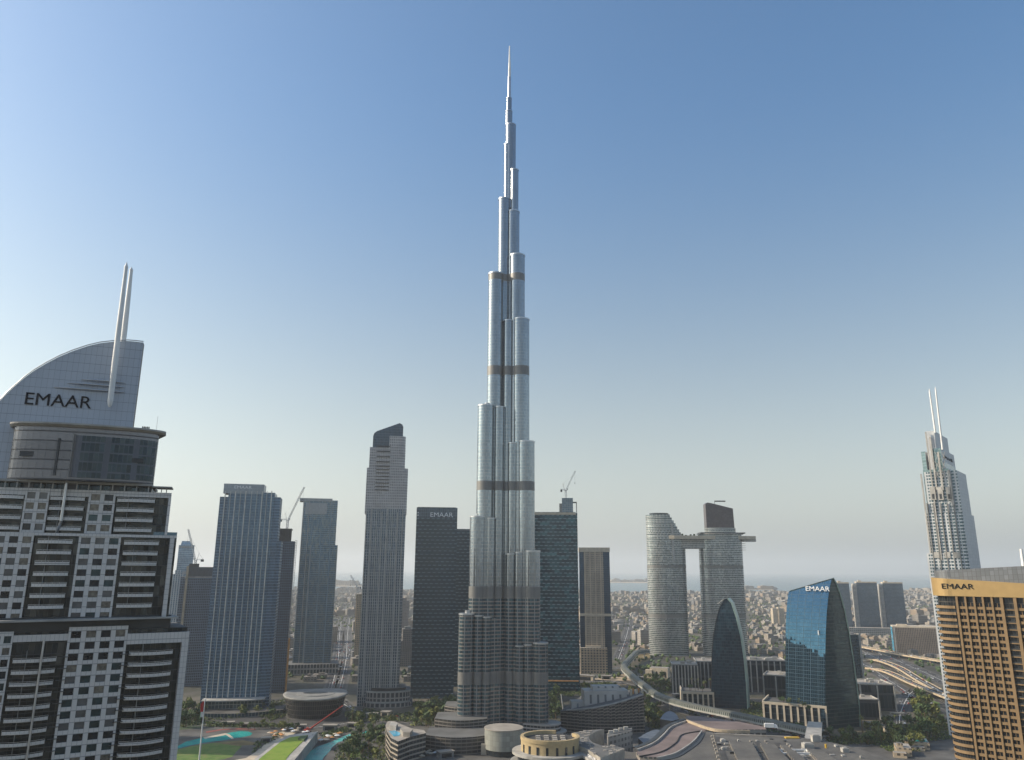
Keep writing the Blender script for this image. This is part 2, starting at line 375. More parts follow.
# ------------------------------------------------------------------ near hotel tower with the sail crest (cropped by the frame)
def crest_tower():
    s = Site(100, 560, 262, 20); r = site_root('crest_hotel_tower', s, 'nearest white panelled tower with a curved sail crest and twin masts', 'hotel tower')
    W, Gm, Wd = M['addr_wall'], M['addr_glass'], M['addr_window']
    blind = plain('window_with_blind', (.11, .115, .12), .12, .2, .3, .3); curt = plain('window_with_curtain', (.16, .145, .12), .15, .1, .5, .9); teal = plain('teal_window', (.03, .06, .07), .05, .4, .5, .3); WV = [Wd, Wd, blind, teal, curt]
    wins, extra = [0], [MB()]; FLH = 3.42
    s2 = Site(100, 560, 262, 31); s3 = Site(100, 560, 262, 26); done = set()
    def turned(a):
        for o in r.children:
            if o.name not in done: done.add(o.name); o.rotation_euler = (0, 0, rad(a))
    def rest():
        if extra[0].f: tag(extra[0].build('more_windows', WV, r), kind='stuff'); extra[0] = MB()
    def window(x0, x1, z0, z1, y):
        if wins[0] < 96:
            b = MB(); b.box(x0, x1, y, y + .12, z0, z1); b.box((x0 + x1) / 2 - .04, (x0 + x1) / 2 + .04, y - .04, y, z0, z1, 1); b.box(x0, x1, y - .04, y, z0 + (z1 - z0) * .72, z0 + (z1 - z0) * .72 + .07, 1)
            b.build('window', [WV[int(1e4 * abs(math.sin(x0 * 12.9 + z0 * 78.2))) % 5], M['dark_metal']], r)
        else: extra[0].box(x0, x1, y, y + .12, z0, z1, int(1e4 * abs(math.sin(x0 * 12.9 + z0 * 78.2))) % 5)
        wins[0] += 1
    def winbay(w, x0, x1, z0, z1, cols, fl, y, top_gap=.9, fw=.66):
        """pierced white wall: piers and spandrels proud of the panes"""
        n = int(round((z1 - z0) / fl)); bw = (x1 - x0) / cols; ww = bw * fw; hh = fl * .62
        for c in range(cols + 1):
            a = x0 + c * bw - (bw - ww) / 2; e = a + (bw - ww)
            w.box(max(a, x0), min(e, x1), y, y + 1.0, z0, z1, 0, bay=1.2, fl=fl, vz=z0)
        for k in range(n + 1):
            zt = z1 - k * fl; za = max(zt - (fl - hh), z0)
            if zt - za < .05: continue
            for c in range(cols):
                a = x0 + c * bw + (bw - ww) / 2
                w.box(a, a + ww, y + .03, y + .97, za, zt, 0, bay=1.2, fl=fl, vz=z0)
                if k < n: window(a, a + ww, max(za - hh, z0), za, y + .45)
    def balcony(x0, x1, z, y, bulge=1.0, h=.82, dark=False):
        pts = [(x0 + (x1 - x0) * t, y - bulge * math.sin(math.pi * t)) for t in [i / 10 for i in range(11)]]
        b = MB(); b.prism(pts + [(x1, y + 2.2), (x0, y + 2.2)], z - .18, z, 1, 1, bottom=True)
        ins = [(p[0], p[1] + .14) for p in pts]
        b.prism(pts + list(reversed(ins)), z, z + h, 0, 1, 1.2, 4)
        o = b.build('balcony', [W, M['steel']], r); b = MB(); b.prism(pts + list(reversed(ins)), z + h + .3, z + h + .4)
        for k in range(0, 11, 2): b.box(pts[k][0] - .04, pts[k][0] + .04, pts[k][1] + .03, pts[k][1] + .1, z + h, z + h + .3)
        b.build('handrail', M['steel'], o)
        if x1 - x0 > 8: b = MB(); xm = x0 + (x1 - x0) * .3; b.box(xm - .1, xm + .1, y - .3, y + 2.1, z + h, z + FLH - .2); b.build('divider', M['concrete'], o)
    xq, zq = s.x, s.z
    FLH = 3.42
    # ---- lower block (turned a little, standing proud)
    zt = s2.z(100, 628); y0 = -4.5
    X = lambda px, py=690: s2.x(px, py, y0)
    xa, x15, x67, x127 = X(14, 632), X(20, 640), X(68, 632), X(128, 630)
    xr = X(189.5, 631)
    w = MB(); b = MB()
    winbay(w, xa - 17, xa, 0, zt, 6, FLH, y0); winbay(w, x67 + .2, x127, 0, zt + .8, 4, FLH, y0)
    ze = s2.z(160, 640)
    w.box(x127, xr, y0 - .3, y0 + 1, ze - .6, s2.z(150, 632), 0, bay=1.2, fl=FLH)           # frame round the right balconies
    w.box(xr - 2.1, xr, y0 - .3, y0 + 14, 0, ze - .6, 0, bay=1.1, fl=1.7)
    w.box(xa, x67 + .2, y0 + .4, y0 + 1.2, zt - 3.2, zt - 1.2, 0, bay=1.2, fl=FLH)
    w.build('lower_wall', [W], r)
    b.box(xa - 40, xr - .4, y0 + 2.2, y0 + 30, 0, zt - .4, 0, 1, 1.6, FLH)
    b.build('lower_glazing', [Gm, M['roof_grey']], r)
    nfl = int((ze - 1) / FLH)
    for k in range(1, nfl + 1):
        z = ze - .6 - k * FLH
        if z < 20: break
        balcony(x127 + 1.2, xr - 4.6, z, y0 + .2, 1.9)
        balcony(xa + .8, x67 - 2.2, z - .6, y0 + .3, 1.5)
    for px, top in ((44, 638),):
        b = MB(); x = X(px, 640); b.tube((x, y0 - 1.7, 0), (x, y0 - 1.7, s2.z(px, top)), .34); b.build('facade_pole', M['steel'], r)
    # louvred recess and thin canopy between the blocks
    b = MB(); b.box(xa - 40, s2.x(170, 622), -1.5, 24, zt - .4, s2.z(100, 616), 0); b.build('louvre_band', [M['dark_metal']], r)
    b = MB(); zc = s2.z(100, 617.5)
    pts = [(s2.x(-40, 617) + (s2.x(176, 617) - s2.x(-40, 617)) * t, -5.4 - 1.4 * math.sin(math.pi * t)) for t in [i / 14 for i in range(15)]]
    b.prism(pts + [(pts[-1][0], 20), (pts[0][0], 20)], zc - .55, zc, 0, bottom=True); b.build('canopy', M['pale_concrete'], r)
    for k in range(1, nfl + 1, 1):
        z = ze - .6 - k * FLH
        if z < 60: break
        b = MB(); b.box(x67 - 1.6, x67 + 1.2, y0 - .5, y0 + .2, z + .3, z + .48); b.box(x127 - 1.4, x127 + 1.6, y0 - .5, y0 + .2, z + .3, z + .48); b.build('sunshade', M['dark_metal'], r)
    rest(); turned(11)
    # ---- middle block
    zm0, zm1 = zc, s3.z(120, 534.5)
    w = MB(); winbay(w, s3.x(-12, 575), s3.x(28.5, 575), zm0, zm1, 3, FLH, -1.5); winbay(w, s3.x(74, 575), s3.x(116.5, 575), zm0, zm1, 3, FLH, -1.5)
    xe = s3.x(172.5, 575)
    w.box(s3.x(28.5, 575), xe, -1.7, 1, zm1 - .9, zm1, 0, bay=1.2, fl=FLH)
    w.box(xe - 2.1, xe - .7, -1.7, 9, zm0, zm1 - .9, 0, bay=1.1, fl=1.7)
    w.build('middle_wall', [W], r)
    b = MB(); b.box(s3.x(-30, 575), xe - 2.1, .7, 26, zm0, zm1 - .5, 0, 1, 1.6, FLH); b.box(xe - .7, xe, -1.6, 8, zm0, zm1 - .2, 0, 1, 1.2, FLH); b.build('middle_glazing', [Gm, M['roof_grey']], r)
    k = 0
    while zm1 - 2.2 - k * FLH > zm0 + 1:
        z = zm1 - 3.2 - k * FLH; k += 1
        if z < zm0 + .5: break
        balcony(s3.x(33, 575), s3.x(68, 575), z, -1.2, 1.3); balcony(s3.x(120, 575), s3.x(155, 575), z, -1.2, 1.2)
    b = MB(); b.box(s3.x(152, 545), s3.x(177, 533), -1.4, 6, zm1, zm1 + 1.1); b.build('glass_parapet', [M['blue_glass']], r)
    rest(); turned(6)
    # ---- upper block
    zu0, zu1 = zm1, zq(120, 491)
    w = MB(); winbay(w, xq(21.5, 515), xq(46, 515), zu0, zu1, 2, FLH, .6); winbay(w, xq(86, 515), xq(113, 515), zu0, zu1, 2, FLH, .6)
    xe2 = xq(169, 515)
    w.box(xq(46, 515), xq(86, 515), .9, 1.5, zu1 - 2.2, zu1, 0, bay=1.2, fl=FLH); w.box(xq(113, 515), xe2, .5, 1.5, zu1 - 1.8, zu1, 0, bay=1.2, fl=FLH); w.box(xq(-20, 515), xq(21.5, 515), .9, 1.5, zu1 - 2.2, zu1, 0, bay=1.2, fl=FLH)
    w.box(xe2 - .8, xe2, .55, 2.2, zu0, zu1 - 1.8, 0, bay=1.2, fl=FLH)
    w.build('upper_wall', [W], r)
    b = MB(); b.box(xq(-30, 515), xe2 - 7, 2.6, 24, zu0, zu1 - .3, 0, 1, 1.6, FLH); b.box(xe2 - 7, xe2 - .8, 2.6, 4, zu0, zu1 - .3, 0, 1, 1.6, FLH); b.build('upper_glazing', [Gm, M['roof_grey']], r)
    for k in range(4):
        z = zu1 - 3.4 - k * FLH * .98
        balcony(xq(47, 515), xq(82, 515), z, 1.0, .5); balcony(xq(115, 515), xq(153, 515), z, .9, .9); balcony(xq(-8, 515), xq(20, 515), z, 1.0, .8)
    b = MB(); xm, xn = xq(64.5, 500), xq(58, 534)
    b.tube((xm, -.6, zq(65, 479)), (xm, -.6, zu0 + 4), .5); b.tube((xm, -.6, zu0 + 4), (xm - 1.2, 1.2, zu0), .5); b.build('facade_pole', M['steel'], r)
    # pergola slab over the upper block
    b = MB(); z = zq(100, 482.5)
    b.box(xq(-30, 482), xq(153, 482), -1.2, 22, z - .7, z, 0); b.box(xq(153, 484), xq(172.5, 484), -1, 7, z - 1.0, z - .6, 0)
    for px in range(5, 150, 12): b.box(xq(px, 487) - .18, xq(px, 487) + .18, -.6, -.25, zu1, z - .7, 0)
    for px in (157, 162, 167): b.box(xq(px, 487) - .15, xq(px, 487) + .15, -.3, 0, zu1, z - 1.0, 0)
    b.build('pergola', M['pale_concrete'], r)
    b = MB(); b.box(xq(-30, 515), xq(151, 487), 2.4, 20, zu1 - .3, z - .7, 0, 0, 2.2, 3); b.build('terrace_glazing', [M['drum_glass']], r)
    # ---- drum with the flat disc roof
    zd0, zd1 = z, zq(85, 430)
    xl, x_r = xq(9, 455), xq(156.5, 455); cx = (xl + x_r) / 2; hw = (x_r - xl) / 2
    bow = lambda t: max(0, 1 - abs(2 * t - 1) ** 2.2) ** .55
    def arc(x0, x1, bul, yb, n=24):
        p = [(x0 + (x1 - x0) * q, 1.5 - bul * bow(q)) for q in [.5 - .5 * math.cos(math.pi * i / n) for i in range(n + 1)]]
        return p + [(x1 - 7, yb), (x0, yb)]
    b = MB(); full = arc(xl, x_r, 5.5, 18)
    b.prism(full, zd0, zd1, 0, 1, 2.4, 3.2); b.build('drum_wall', [M['drum'], M['roof_grey']], r)
    b = MB(); up = [(xl + (x_r - xl) * t, 1.5 - 5.5 * bow(t) - .18) for t in [.44 + .555 * i / 20 for i in range(21)]]
    b.prism(up + [(p[0], p[1] + .15) for p in reversed(up)], zd0 + 1, zd1 - 2.6, 0, 0, 1.5, 3.3, smooth=True); b.build('drum_glazing', [M['drum_glass']], r)
    b = MB()
    for t, h0, h1, ww in ((.33, .08, .78, .35), (.13, .42, .52, 2.2), (.86, .4, .48, 2.6)):
        x = xl + (x_r - xl) * t; yy = 1.5 - 5.5 * bow(t) - .45; b = MB(); b.box(x - ww, x + ww, yy, yy + .4, zd0 + (zd1 - zd0) * h0, zd0 + (zd1 - zd0) * h1); b.build('louvre_slot', M['dark_metal'], r)
    b = MB(); x = xl + (x_r - xl) * .425; b.tube((x, -4.3, zd0 + 1), (x, -4.3, zd1 - 2), .2); b.build('facade_pole', M['concrete'], r)
    xo, xp = xq(8, 427), xq(166, 431); rim = arc(xo, xp, 7.5, 22)
    b = MB(); b.prism([(p[0], p[1] + 1.2) for p in rim], zd1, zd1 + .7, 0, top=rim, bottom=True); b.prism(rim, zd1 + .7, zd1 + 1.25, 0); b.build('disc_roof', [M['pale_concrete']], r)
    b = MB()
    for k in range(5): x = xq(141.5 + 1.6 * k, 428); b.box(x - .16, x + .16, 3, 4, zd1 + 1.25, zd1 + 3.0)
    b.build('roof_vents', M['dark_metal'], r)
    b = MB(); x = xq(156, 425); b.tube((x, 3, zd1 + 1.2), (x, 3, zd1 + 7), .06); b.build('aerial', M['steel'], r)
    # ---- sail crest
    D = 5.0; cq = lambda px, py: s.q(px, py, D)
    arcp = [(143.5, 342.6), (136, 341.6), (127.5, 341), (112.8, 341.7), (100, 343.2), (88, 346), (73, 351), (58.6, 357), (46, 363.6), (33.7, 371), (24, 378.2), (14.6, 386.4), (6.5, 394), (-1, 402), (-9, 412), (-17, 425), (-24, 440), (-30, 460), (-33, 485)]
    pts = [cq(*p) for p in arcp]; zb = zq(0, 484)
    xe = cq(135.3, 428)[0]
    outline = [(pts[-1][0], zb), (pts[0][0], zb)] + pts[:-1]
    b = MB(); b.wallpoly(outline, D, D + 3.2, 0, 1, 1.75, 3.3)
    cm = facade('crest_panels', (.36, .4, .46), (.16, .18, .21), .035, .035, .35, .15, .25, .006, frough=.6, glass2=(.42, .46, .52))
    b.build('sail_crest', [cm, M['dark_metal']], r)
    b = MB()
    for i in range(len(pts) - 2):
        b.tube((pts[i][0], D - .3, pts[i][1] + .35), (pts[i + 1][0], D - .3, pts[i + 1][1] + .35), .18, n=6)
    b.build('crest_rail', M['steel'], r)
    for (xb, yb, xt, yt, dd) in ((109.6, 407, 126.8, 262, -1.0), (122, 352, 131.6, 267, 8.6)):
        a = s.q(xb, yb, dd); c = s.q(xt, yt, dd); b = MB(); L = c[1] - a[1]
        prof = [(0, .25), (.012, .65), (.04, .95), (.3, 1.0), (.65, .86), (.94, .62), (.965, .68), (1.0, .05)]
        for (t0, r0), (t1, r1) in zip(prof, prof[1:]):
            b.tube((a[0] + (c[0] - a[0]) * t0, dd, a[1] + L * t0), (a[0] + (c[0] - a[0]) * t1, dd, a[1] + L * t1), r0, r1, 14)
        b.build('mast', M['white_paint'], r)
    for x0, ya, x1, yb in ((53, 388, 124.5, 392), (67, 383.4, 124.5, 387), (81, 379.6, 125.5, 382.5)):
        a = s.q(x0, ya, D - .9); c = s.q(x1, yb, D - .9); b = MB()
        b.tube((a[0], D - .2, c[1]), (a[0] + 4, D - .9, c[1]), .12, .3); b.tube((a[0] + 4, D - .9, c[1]), (c[0] - 3, D - .9, c[1]), .34); b.tube((c[0] - 3, D - .9, c[1]), (c[0], D - .2, c[1]), .3, .1)
        b.build('mast_bracket', M['steel'], r)
    a = s.q(58, 401, D - .3)
    text('lettering', 'EMAAR', r, (a[0], D - .2, a[1]), 6.1, M['black_sign'], 1.06, ext=.15)
    rest()
crest_tower()

# ------------------------------------------------------------------ gold hotel tower at the right edge
def gold_tower():
    s = Site(930.5, 595, 455, -43); r = site_root('gold_hotel_tower', s, 'gold stone hotel tower with gridded balconies and dark letters on its top band', 'hotel tower')
    xq, zq = s.x, s.z
    glass = facade('hotel_glass', (.02, .025, .03), (.06, .05, .04), .1, .12, .08, .3, .7, .05)
    zb = zq(930.5, 595.5); FH = 3.45; z0 = 0; xr = 92.0
    nf = int((zb - 8) / FH)
    R = 9.5                                                # rounded corner bay of balconies
    def corner(rr, dy=0): return [(R + rr * math.cos(rad(a)), R + rr * math.sin(rad(a)) + dy) for a in range(170, 281, 10)]
    b = MB(); b.prism(corner(R - 1.3) + [(xr, 1.3), (xr, 40), (.6, 40)], z0, zb, 0, 1, 1.7, FH, vz=zb - nf * FH); b.build('glazing', [glass, M['roof_dark']], r)
    gs = M['gold_stone']
    for k in range(nf):
        z = zb - 6.6 - k * FH
        if z < 45: break
        b = MB(); c = corner(R); ci = corner(R - .3)
        b.prism(c + [(R + 2.4, 0), (R + 2.4, .3)] + list(reversed(ci)), z, z + 1.25, 0, bottom=True)
        b.prism(c + [(R + 2.4, 0), (R + 2.4, 1.5)] + list(reversed(corner(R - 1.6))), z - .25, z, 0, bottom=True)
        b.build('corner_balcony', gs, r)
    # piers: double lines of gold stone
    xs = []; x = R + 3.2; k = 0
    pat = [1.1, 3.3, .95, 3.4, .95, 3.3, .95, 3.4, .95, 3.3, 1.5, 4.8, 1.5, 3.3]
    gaps = []; i = 0
    while x < xr:
        pw = pat[i % 14]; gw = pat[(i + 1) % 14]
        b = MB(); b.box(x, x + pw, -.5, 1.4, z0, zb - .02, 0); b.build('pier', gs, r)
        gaps.append((x + pw, x + pw + gw, i % 14 == 10)); x += pw + gw; i += 2
    nw = [0]; ex = MB(); sp = MB()
    for gi, (a, c, wide) in enumerate(gaps):
        for k in range(nf):
            z = zb - 6.6 - k * FH
            if z < 45: break
            if wide: sp.box(a, c, .45, 1.35, z - .25, z + .3, 0); sp.box(a, c, .5, .6, z + .3, z + 1.1, 1)
            else: sp.box(a, c, .1, 1.35, z - .25, z + 1.15, 0)
            m = ex
            if not wide:
                q = MB() if nw[0] < 60 and gi < 6 else ex
                q.box(a + .25, c - .25, .9, 1.25, z + 1.15, z + FH - .25, 0); q.box((a + c) / 2 - .12, (a + c) / 2 + .12, .75, .9, z + 1.15, z + FH - .25, 1)
                if q is not ex: q.build('window', [M['addr_window'], gs], r); nw[0] += 1
    tag(ex.build('more_windows', [M['addr_window'], gs], r), kind='stuff')
    sp.build('spandrels', [gs, M['dark_metal']], r)
    # crown: gold band, deep at the corner and thinner towards the far end, under a raked grey roof screen
    zt0 = zq(930.5, 577.5); b = MB()
    x1 = 70; zt1 = zt0 - (zt0 - zb) * .42
    outer = corner(R + .9); b.prism(outer + [(x1 + 22, -.9), (x1 + 22, 38), (-.9, 38)], zb, zb + .5, 0, bottom=True)
    ring = [(p[0], p[1], zb + .5) for p in outer] + [(x1 + 22, -.9, zb + .5), (x1 + 22, 36, zb + .5), (-.6, 36, zb + .5)]
    topr = []
    for (px, py, _) in ring:
        t = min(max(px / x1, 0), 1.2); topr.append((px, py, zt0 + (zt1 - zt0) * t))
    b.loft([ring, topr], 0, False)
    b.build('gold_band', [M['gold_metal']], r)
    scr = facade('roof_screen', (.17, .18, .19), (.1, .1, .11), .12, .06, .35, .5, .3, .01)
    z2, z3 = zq(931, 571), None
    inner = [(p[0] * .96 + .8, p[1] + 1.2) for p in corner(R)] + [(x1 + 21, 1.3), (x1 + 21, 34), (1.8, 34)]
    rb = [(p[0], p[1], zb + 2) for p in inner]; rt = [(p[0], p[1], z2 + (4.2) * min(max(p[0], 0) / x1, 1.3)) for p in inner]
    b = MB(); b.loft([rb, rt], 0, False, mt=1, bay=2.2, fl=2.6); b.build('roof_screen', [scr, M['roof_grey']], r)
    b = MB()
    for q in (18, 34, 50, 66): b = MB(); b.box(q, q + 3, 8, 14, z2 - 2, z2 + .6, 0); b.build('roof_plant', M['roof_grey'], r)
    a = s.q(956, 586.6, -1)
    text('lettering', 'EMAAR', r, (a[0] + .6, -1.05, a[1]), 4.1, M['black_sign'], 1.25, ext=.1)
    b = MB(); a = s.q(1021, 549, 6); b.tube((a[0], 6, z2), (a[0], 6, a[1]), 1.0, .7, 12); b.build('mast', M['white_paint'], r)
gold_tower()
# ------------------------------------------------------------------ helpers for the other towers
def slab(s, r, name, mats, px0, px1, ytop, yref, d0, d1, bay=3.0, fl=3.6, zb=0.0, z=None, wedge=None):
    """a box whose sides and top are read from the picture on the tower's own front plane"""
    b = MB(); x0, x1 = s.x(px0, yref, d0), s.x(px1, yref, d0); zt = s.z((px0 + px1) / 2, ytop, d0) if z is None else z
    b.box(x0, x1, d0, d1, zb, zt, 0, 1, bay, fl, bottom=zb > 0)
    return b.build(name, mats, r), x0, x1, zt
def crane(loc, mast, jib, ang, az, label, col='crane_white', group='tower cranes on the building sites'):
    """luffing tower crane: lattice mast, slewing cab, counter jib, raised jib"""
    r = root('tower_crane', loc, az, label, 'crane', group); m = M[col]
    def lattice(b, p, q, w):
        p = Vector(p); q = Vector(q); d = (q - p); L = d.length; d.normalize(); a = Vector((0, 1, 0)); c = d.cross(a).normalized(); t = w * .13
        cs = [(a * i + c * j) * w / 2 for i, j in ((1, 1), (1, -1), (-1, -1), (-1, 1))]
        for o in cs: b.tube(p + o, q + o, t, n=4, smooth=False)
        n = max(2, int(L / (w * 1.6)))
        for k in range(n):
            for i in range(4):
                b.tube(p + d * L * k / n + cs[i], p + d * L * (k + 1) / n + cs[(i + 1) % 4], t * .7, n=3, smooth=False)
    b = MB(); lattice(b, (0, 0, 0), (0, 0, mast), 2.4); b.build('mast', m, r)
    b = MB(); b.box(-1.8, 1.8, -1.8, 1.8, mast, mast + 1.2); b.box(1.2, 3.2, -1.1, 1.1, mast + 1.2, mast + 3.6); b.build('cab', m, r)
    b = MB(); e = (jib * math.cos(ang), 0, mast + 2 + jib * math.sin(ang)); lattice(b, (1, 0, mast + 2), e, 1.7); b.build('jib', m, r)
    b = MB(); lattice(b, (-1, 0, mast + 1.5), (-jib * .24, 0, mast + 1.5), 1.6); b.build('counter_jib', m, r)
    b = MB(); b.box(-jib * .25, -jib * .17, -1.3, 1.3, mast - 1.8, mast + 1.6); b.build('counterweight', M['dark_metal'], r)
    b = MB(); b.tube((-2, 0, mast + 1), (-4, 0, mast + 11), .35, n=5); b.tube((-4, 0, mast + 11), (e[0] * .8, 0, mast + 2 + (e[2] - mast - 2) * .8), .12, n=4); b.tube((-4, 0, mast + 11), (-jib * .22, 0, mast + 2), .14, n=4); b.build('a_frame', m, r)
    b = MB(); b.tube((e[0] - 1, 0, e[2] - .5), (e[0] - 1, 0, e[2] - 18), .1, n=4); b.box(e[0] - 1.5, e[0] - .5, -.5, .5, e[2] - 19.5, e[2] - 18); b.build('hook', M['dark_metal'], r)
    return r

# ---- residential tower with pale ribs
def ribbed_tower():
    s = Site(243, 600, 985, 12); r = site_root('ribbed_tower', s, 'blue glass tower striped by tall pale vertical ribs with stepped shoulders', 'tower')
    g = facade('ribbed_tower_glass', (.025, .085, .16), (.1, .18, .25), .16, .22, .1, .5, .7, .04, glass2=(.14, .23, .3), every=6, evw=.1)
    g2 = facade('ribbed_tower_side', (.02, .06, .115), (.11, .18, .25), .3, .34, .12, .5, .8, .04)
    mats = [g, M['roof_grey']]; ms = [g2, M['roof_grey']]
    o, x0, x1, zt = slab(s, r, 'main_body', mats, 218.5, 266.5, 492, 600, 0, 34, 1.6)
    slab(s, r, 'left_shoulder', ms, 210, 218.7, 496.5, 600, 1.2, 30, 1.6); slab(s, r, 'right_shoulder', ms, 266.3, 272.5, 497, 600, 1.2, 32, 1.6)
    slab(s, r, 'right_wing', ms, 270, 276.5, 541, 600, 3, 36, 1.6)
    cm = facade('crown_screen', (.2, .24, .28), (.3, .33, .35), .2, .12, .3, .5, .3, .01)
    o, a, b_, zc = slab(s, r, 'crown', [cm, M['roof_grey']], 223.5, 264, 484, 490, -.4, 26, 1.2, zb=zt - 2)
    M['rib_white'] = plain('rib_white', (.55, .53, .48), .6)
    for px, w in ((219, .5), (229.5, .6), (240, .6), (256.8, .6), (266.4, .6), (224.5, .28), (234.8, .28), (246, .28), (251.5, .28), (261.6, .28)):
        x = s.x(px * 1.0, 560); b = MB(); b.box(x - w, x + w, -.9, .4, 8, s.z(px, 491)); b.build('rib', M['rib_white'], r)
    q = s.q(243, 487.4, -.4); text('lettering', 'EMAAR', r, (q[0], -.6, q[1]), 5.2, M['white_sign'], 1.3, ext=.1)
    # podium
    pg = facade('podium_glass', (.04, .08, .1), (.25, .26, .26), .1, .12, .1, .5, .6, .03)
    b = MB(); xa, xb = s.x(204, 703, -14), s.x(262, 703, -14)
    b.box(xa, xb, -14, 40, 0, 14, 0, 1, 4, 4.6, bottom=False); b.build('podium', [pg, M['roof_grey']], r)
    b = MB(); pts = [(xa - 3 + (xb - xa + 6) * t, -17 - 5 * math.sin(math.pi * t)) for t in [i / 12 for i in range(13)]]
    b.prism(pts + [(xb + 3, 20), (xa - 3, 20)], 14, 15.2, 0, 0, bottom=True); b.build('podium_canopy', [M['pale_concrete']], r)
    b = MB(); pts = [(xa - 14 + (xb - xa + 40) * t, -30 - 16 * math.sin(math.pi * t)) for t in [i / 14 for i in range(15)]]
    b.prism(pts + [(xb + 26, 0), (xa - 14, 0)], 0, 4.5, 0, 1, 5, 4.5); b.build('podium_terrace', [pg, M['paving']], r)
    q = s.q(208.8, 555.5, 10)
    b = MB(); b.box(x0 - 9, x0 - 6.5, 8, 12, s.z(209, 557), s.z(209, 555)); b.build('facade_bracket', M['dark_metal'], r)
ribbed_tower()

def grid_tower():
    s = Site(196, 620, 1180, None); r = site_root('grid_tower', s, 'dark concrete grid tower under construction between the ribbed tower and the crest hotel', 'tower')
    g = facade('grid_tower_front', (.015, .045, .085), (.11, .155, .21), .3, .3, .2, .4, .5, .02, glass2=(.08, .12, .17))
    o, x0, x1, z = slab(s, r, 'body', [g, M['roof_grey']], 176, 214, 577, 620, 0, 40, 2.6)
    d = facade('louvre_crown', (.03, .045, .065), (.05, .065, .085), .3, .1, .4, .2, .3, .01)
    slab(s, r, 'louvre_crown', [d, M['roof_grey']], 186, 214, 567, 577, 3, 34, 2, zb=z - .5)
    b = MB(); b.box(x0 + 6, x1, -.6, .3, z - 1, z + .6); b.build('ledge', M['pale_concrete'], r)
    b = MB(); xh = s.x(182.3, 620, -2); b.box(xh - 1.6, xh + 1.6, -3.2, -.2, 0, s.z(183, 566)); b.build('builders_hoist', M['kerb'], r)
    b = MB(); b.box(x0 + 10, x0 + 24, 4, 10, s.z(190, 567, 4), s.z(190, 567, 4) + 5); b.build('formwork', M['dark_metal'], r)
    p = A(194.5, 572, 1190); t = A(194, 560.5, 1190)
    crane((p.x, 1190, p.z - 14), t.z - p.z + 14, 48, rad(70), rad(180), 'pale crane above the dark concrete grid tower with its jib raised steeply')
    s = Site(183, 600, 1560); r = site_root('sliver_tower', s, 'slim light blue glass tower peeping out beside the crest hotel', 'tower')
    g = facade('sliver_glass', (.16, .26, .36), (.3, .36, .4), .06, .2, .12, .6, .4, .02, bands=[(43, 44.5), (57, 58)], bandcol=(.3, .32, .33))
    o, x0, x1, z = slab(s, r, 'body', [g, M['roof_grey']], 173, 189, 545, 600, 0, 34)
    b = MB(); b.prism([(x0 + 3, 3), (x1 - 4, 3), (x1 - 4, 30), (x0 + 3, 30)], z, z + 8, 0, 1, top=[(x0 + 5, 4), (x1 - 9, 4), (x1 - 9, 29), (x0 + 5, 29)]); b.build('crown', [g, M['roof_grey']], r)
    s = Site(178, 620, 1420); r = site_root('pale_block', s, 'narrow pale block with bright stripes below the slim light blue tower', 'tower')
    g = facade('pale_block_front', (.12, .2, .26), (.4, .42, .42), .45, .12, .2, .4, .4, .02)
    slab(s, r, 'body', [g, M['roof_pale']], 170, 182, 574, 600, 0, 26, 4); slab(s, r, 'roof_room', [g, M['roof_pale']], 172, 179, 570, 600, 6, 18, 4, zb=100)
grid_tower()

def site_tower():
    s = Site(281, 600, 1125, 14); r = site_root('concrete_frame_tower', s, 'dark unfinished concrete tower with open floors behind the ribbed tower', 'tower')
    g = facade('open_frame', (.01, .025, .045), (.075, .115, .165), .3, .3, .5, .1, .5, .0, glass2=(.05, .07, .1))
    o, x0, x1, z = slab(s, r, 'body', [g, M['roof_dark']], 262, 290.5, 541, 600, 0, 36, 2.7, 3.5)
    b = MB(); a, c = s.x(270, 535), s.x(291, 535); zt = s.z(280, 529.5); b.box(a, c, 2, 30, z, zt, 0); b.box(a - 1, c + 1, 1, 31, zt, zt + 1.6, 1)
    for k in range(8): xx = a + (c - a) * k / 7; b.box(xx - .5, xx + .5, .6, 1.6, z, zt, 1)
    b.build('jump_form', [M['dark_metal'], M['dark_metal']], r)
    b = MB(); xh = s.x(292.3, 600, 4); zt2 = s.z(292, 540)
    for k in range(int(zt2 / 3.5)): b.box(x1, xh + 1, 2, 6, k * 3.5 + 3.2, k * 3.5 + 3.5)
    b.box(x1 + 1.2, x1 + 1.6, 2, 2.4, 0, zt2); b.box(xh + .4, xh + .9, 2, 2.4, 0, zt2); b.build('builders_hoist', M['pale_concrete'], r)
    b = MB(); b.box(x1 + .8, xh + 1, 1.2, 6.5, 0, s.z(292, 638)); b.build('safety_net', M['orange_net'], r)
    p = A(287, 530, 1140); t = A(287, 520.5, 1140)
    crane((p.x, 1140, p.z - 10), t.z - p.z + 10, 52, rad(66), 0.0, 'crane with a steep jib on the dark unfinished tower behind the ribbed tower')
    b = MB(); xq = s.x(280, 524, 10); b.box(xq - .6, xq + .6, 9, 10, z, s.z(280, 520, 10)); b.box(xq - 2, xq + .6, 9, 10, s.z(280, 523, 10), s.z(280, 522, 10)); b.build('concrete_boom', M['dark_metal'], r)
site_tower()

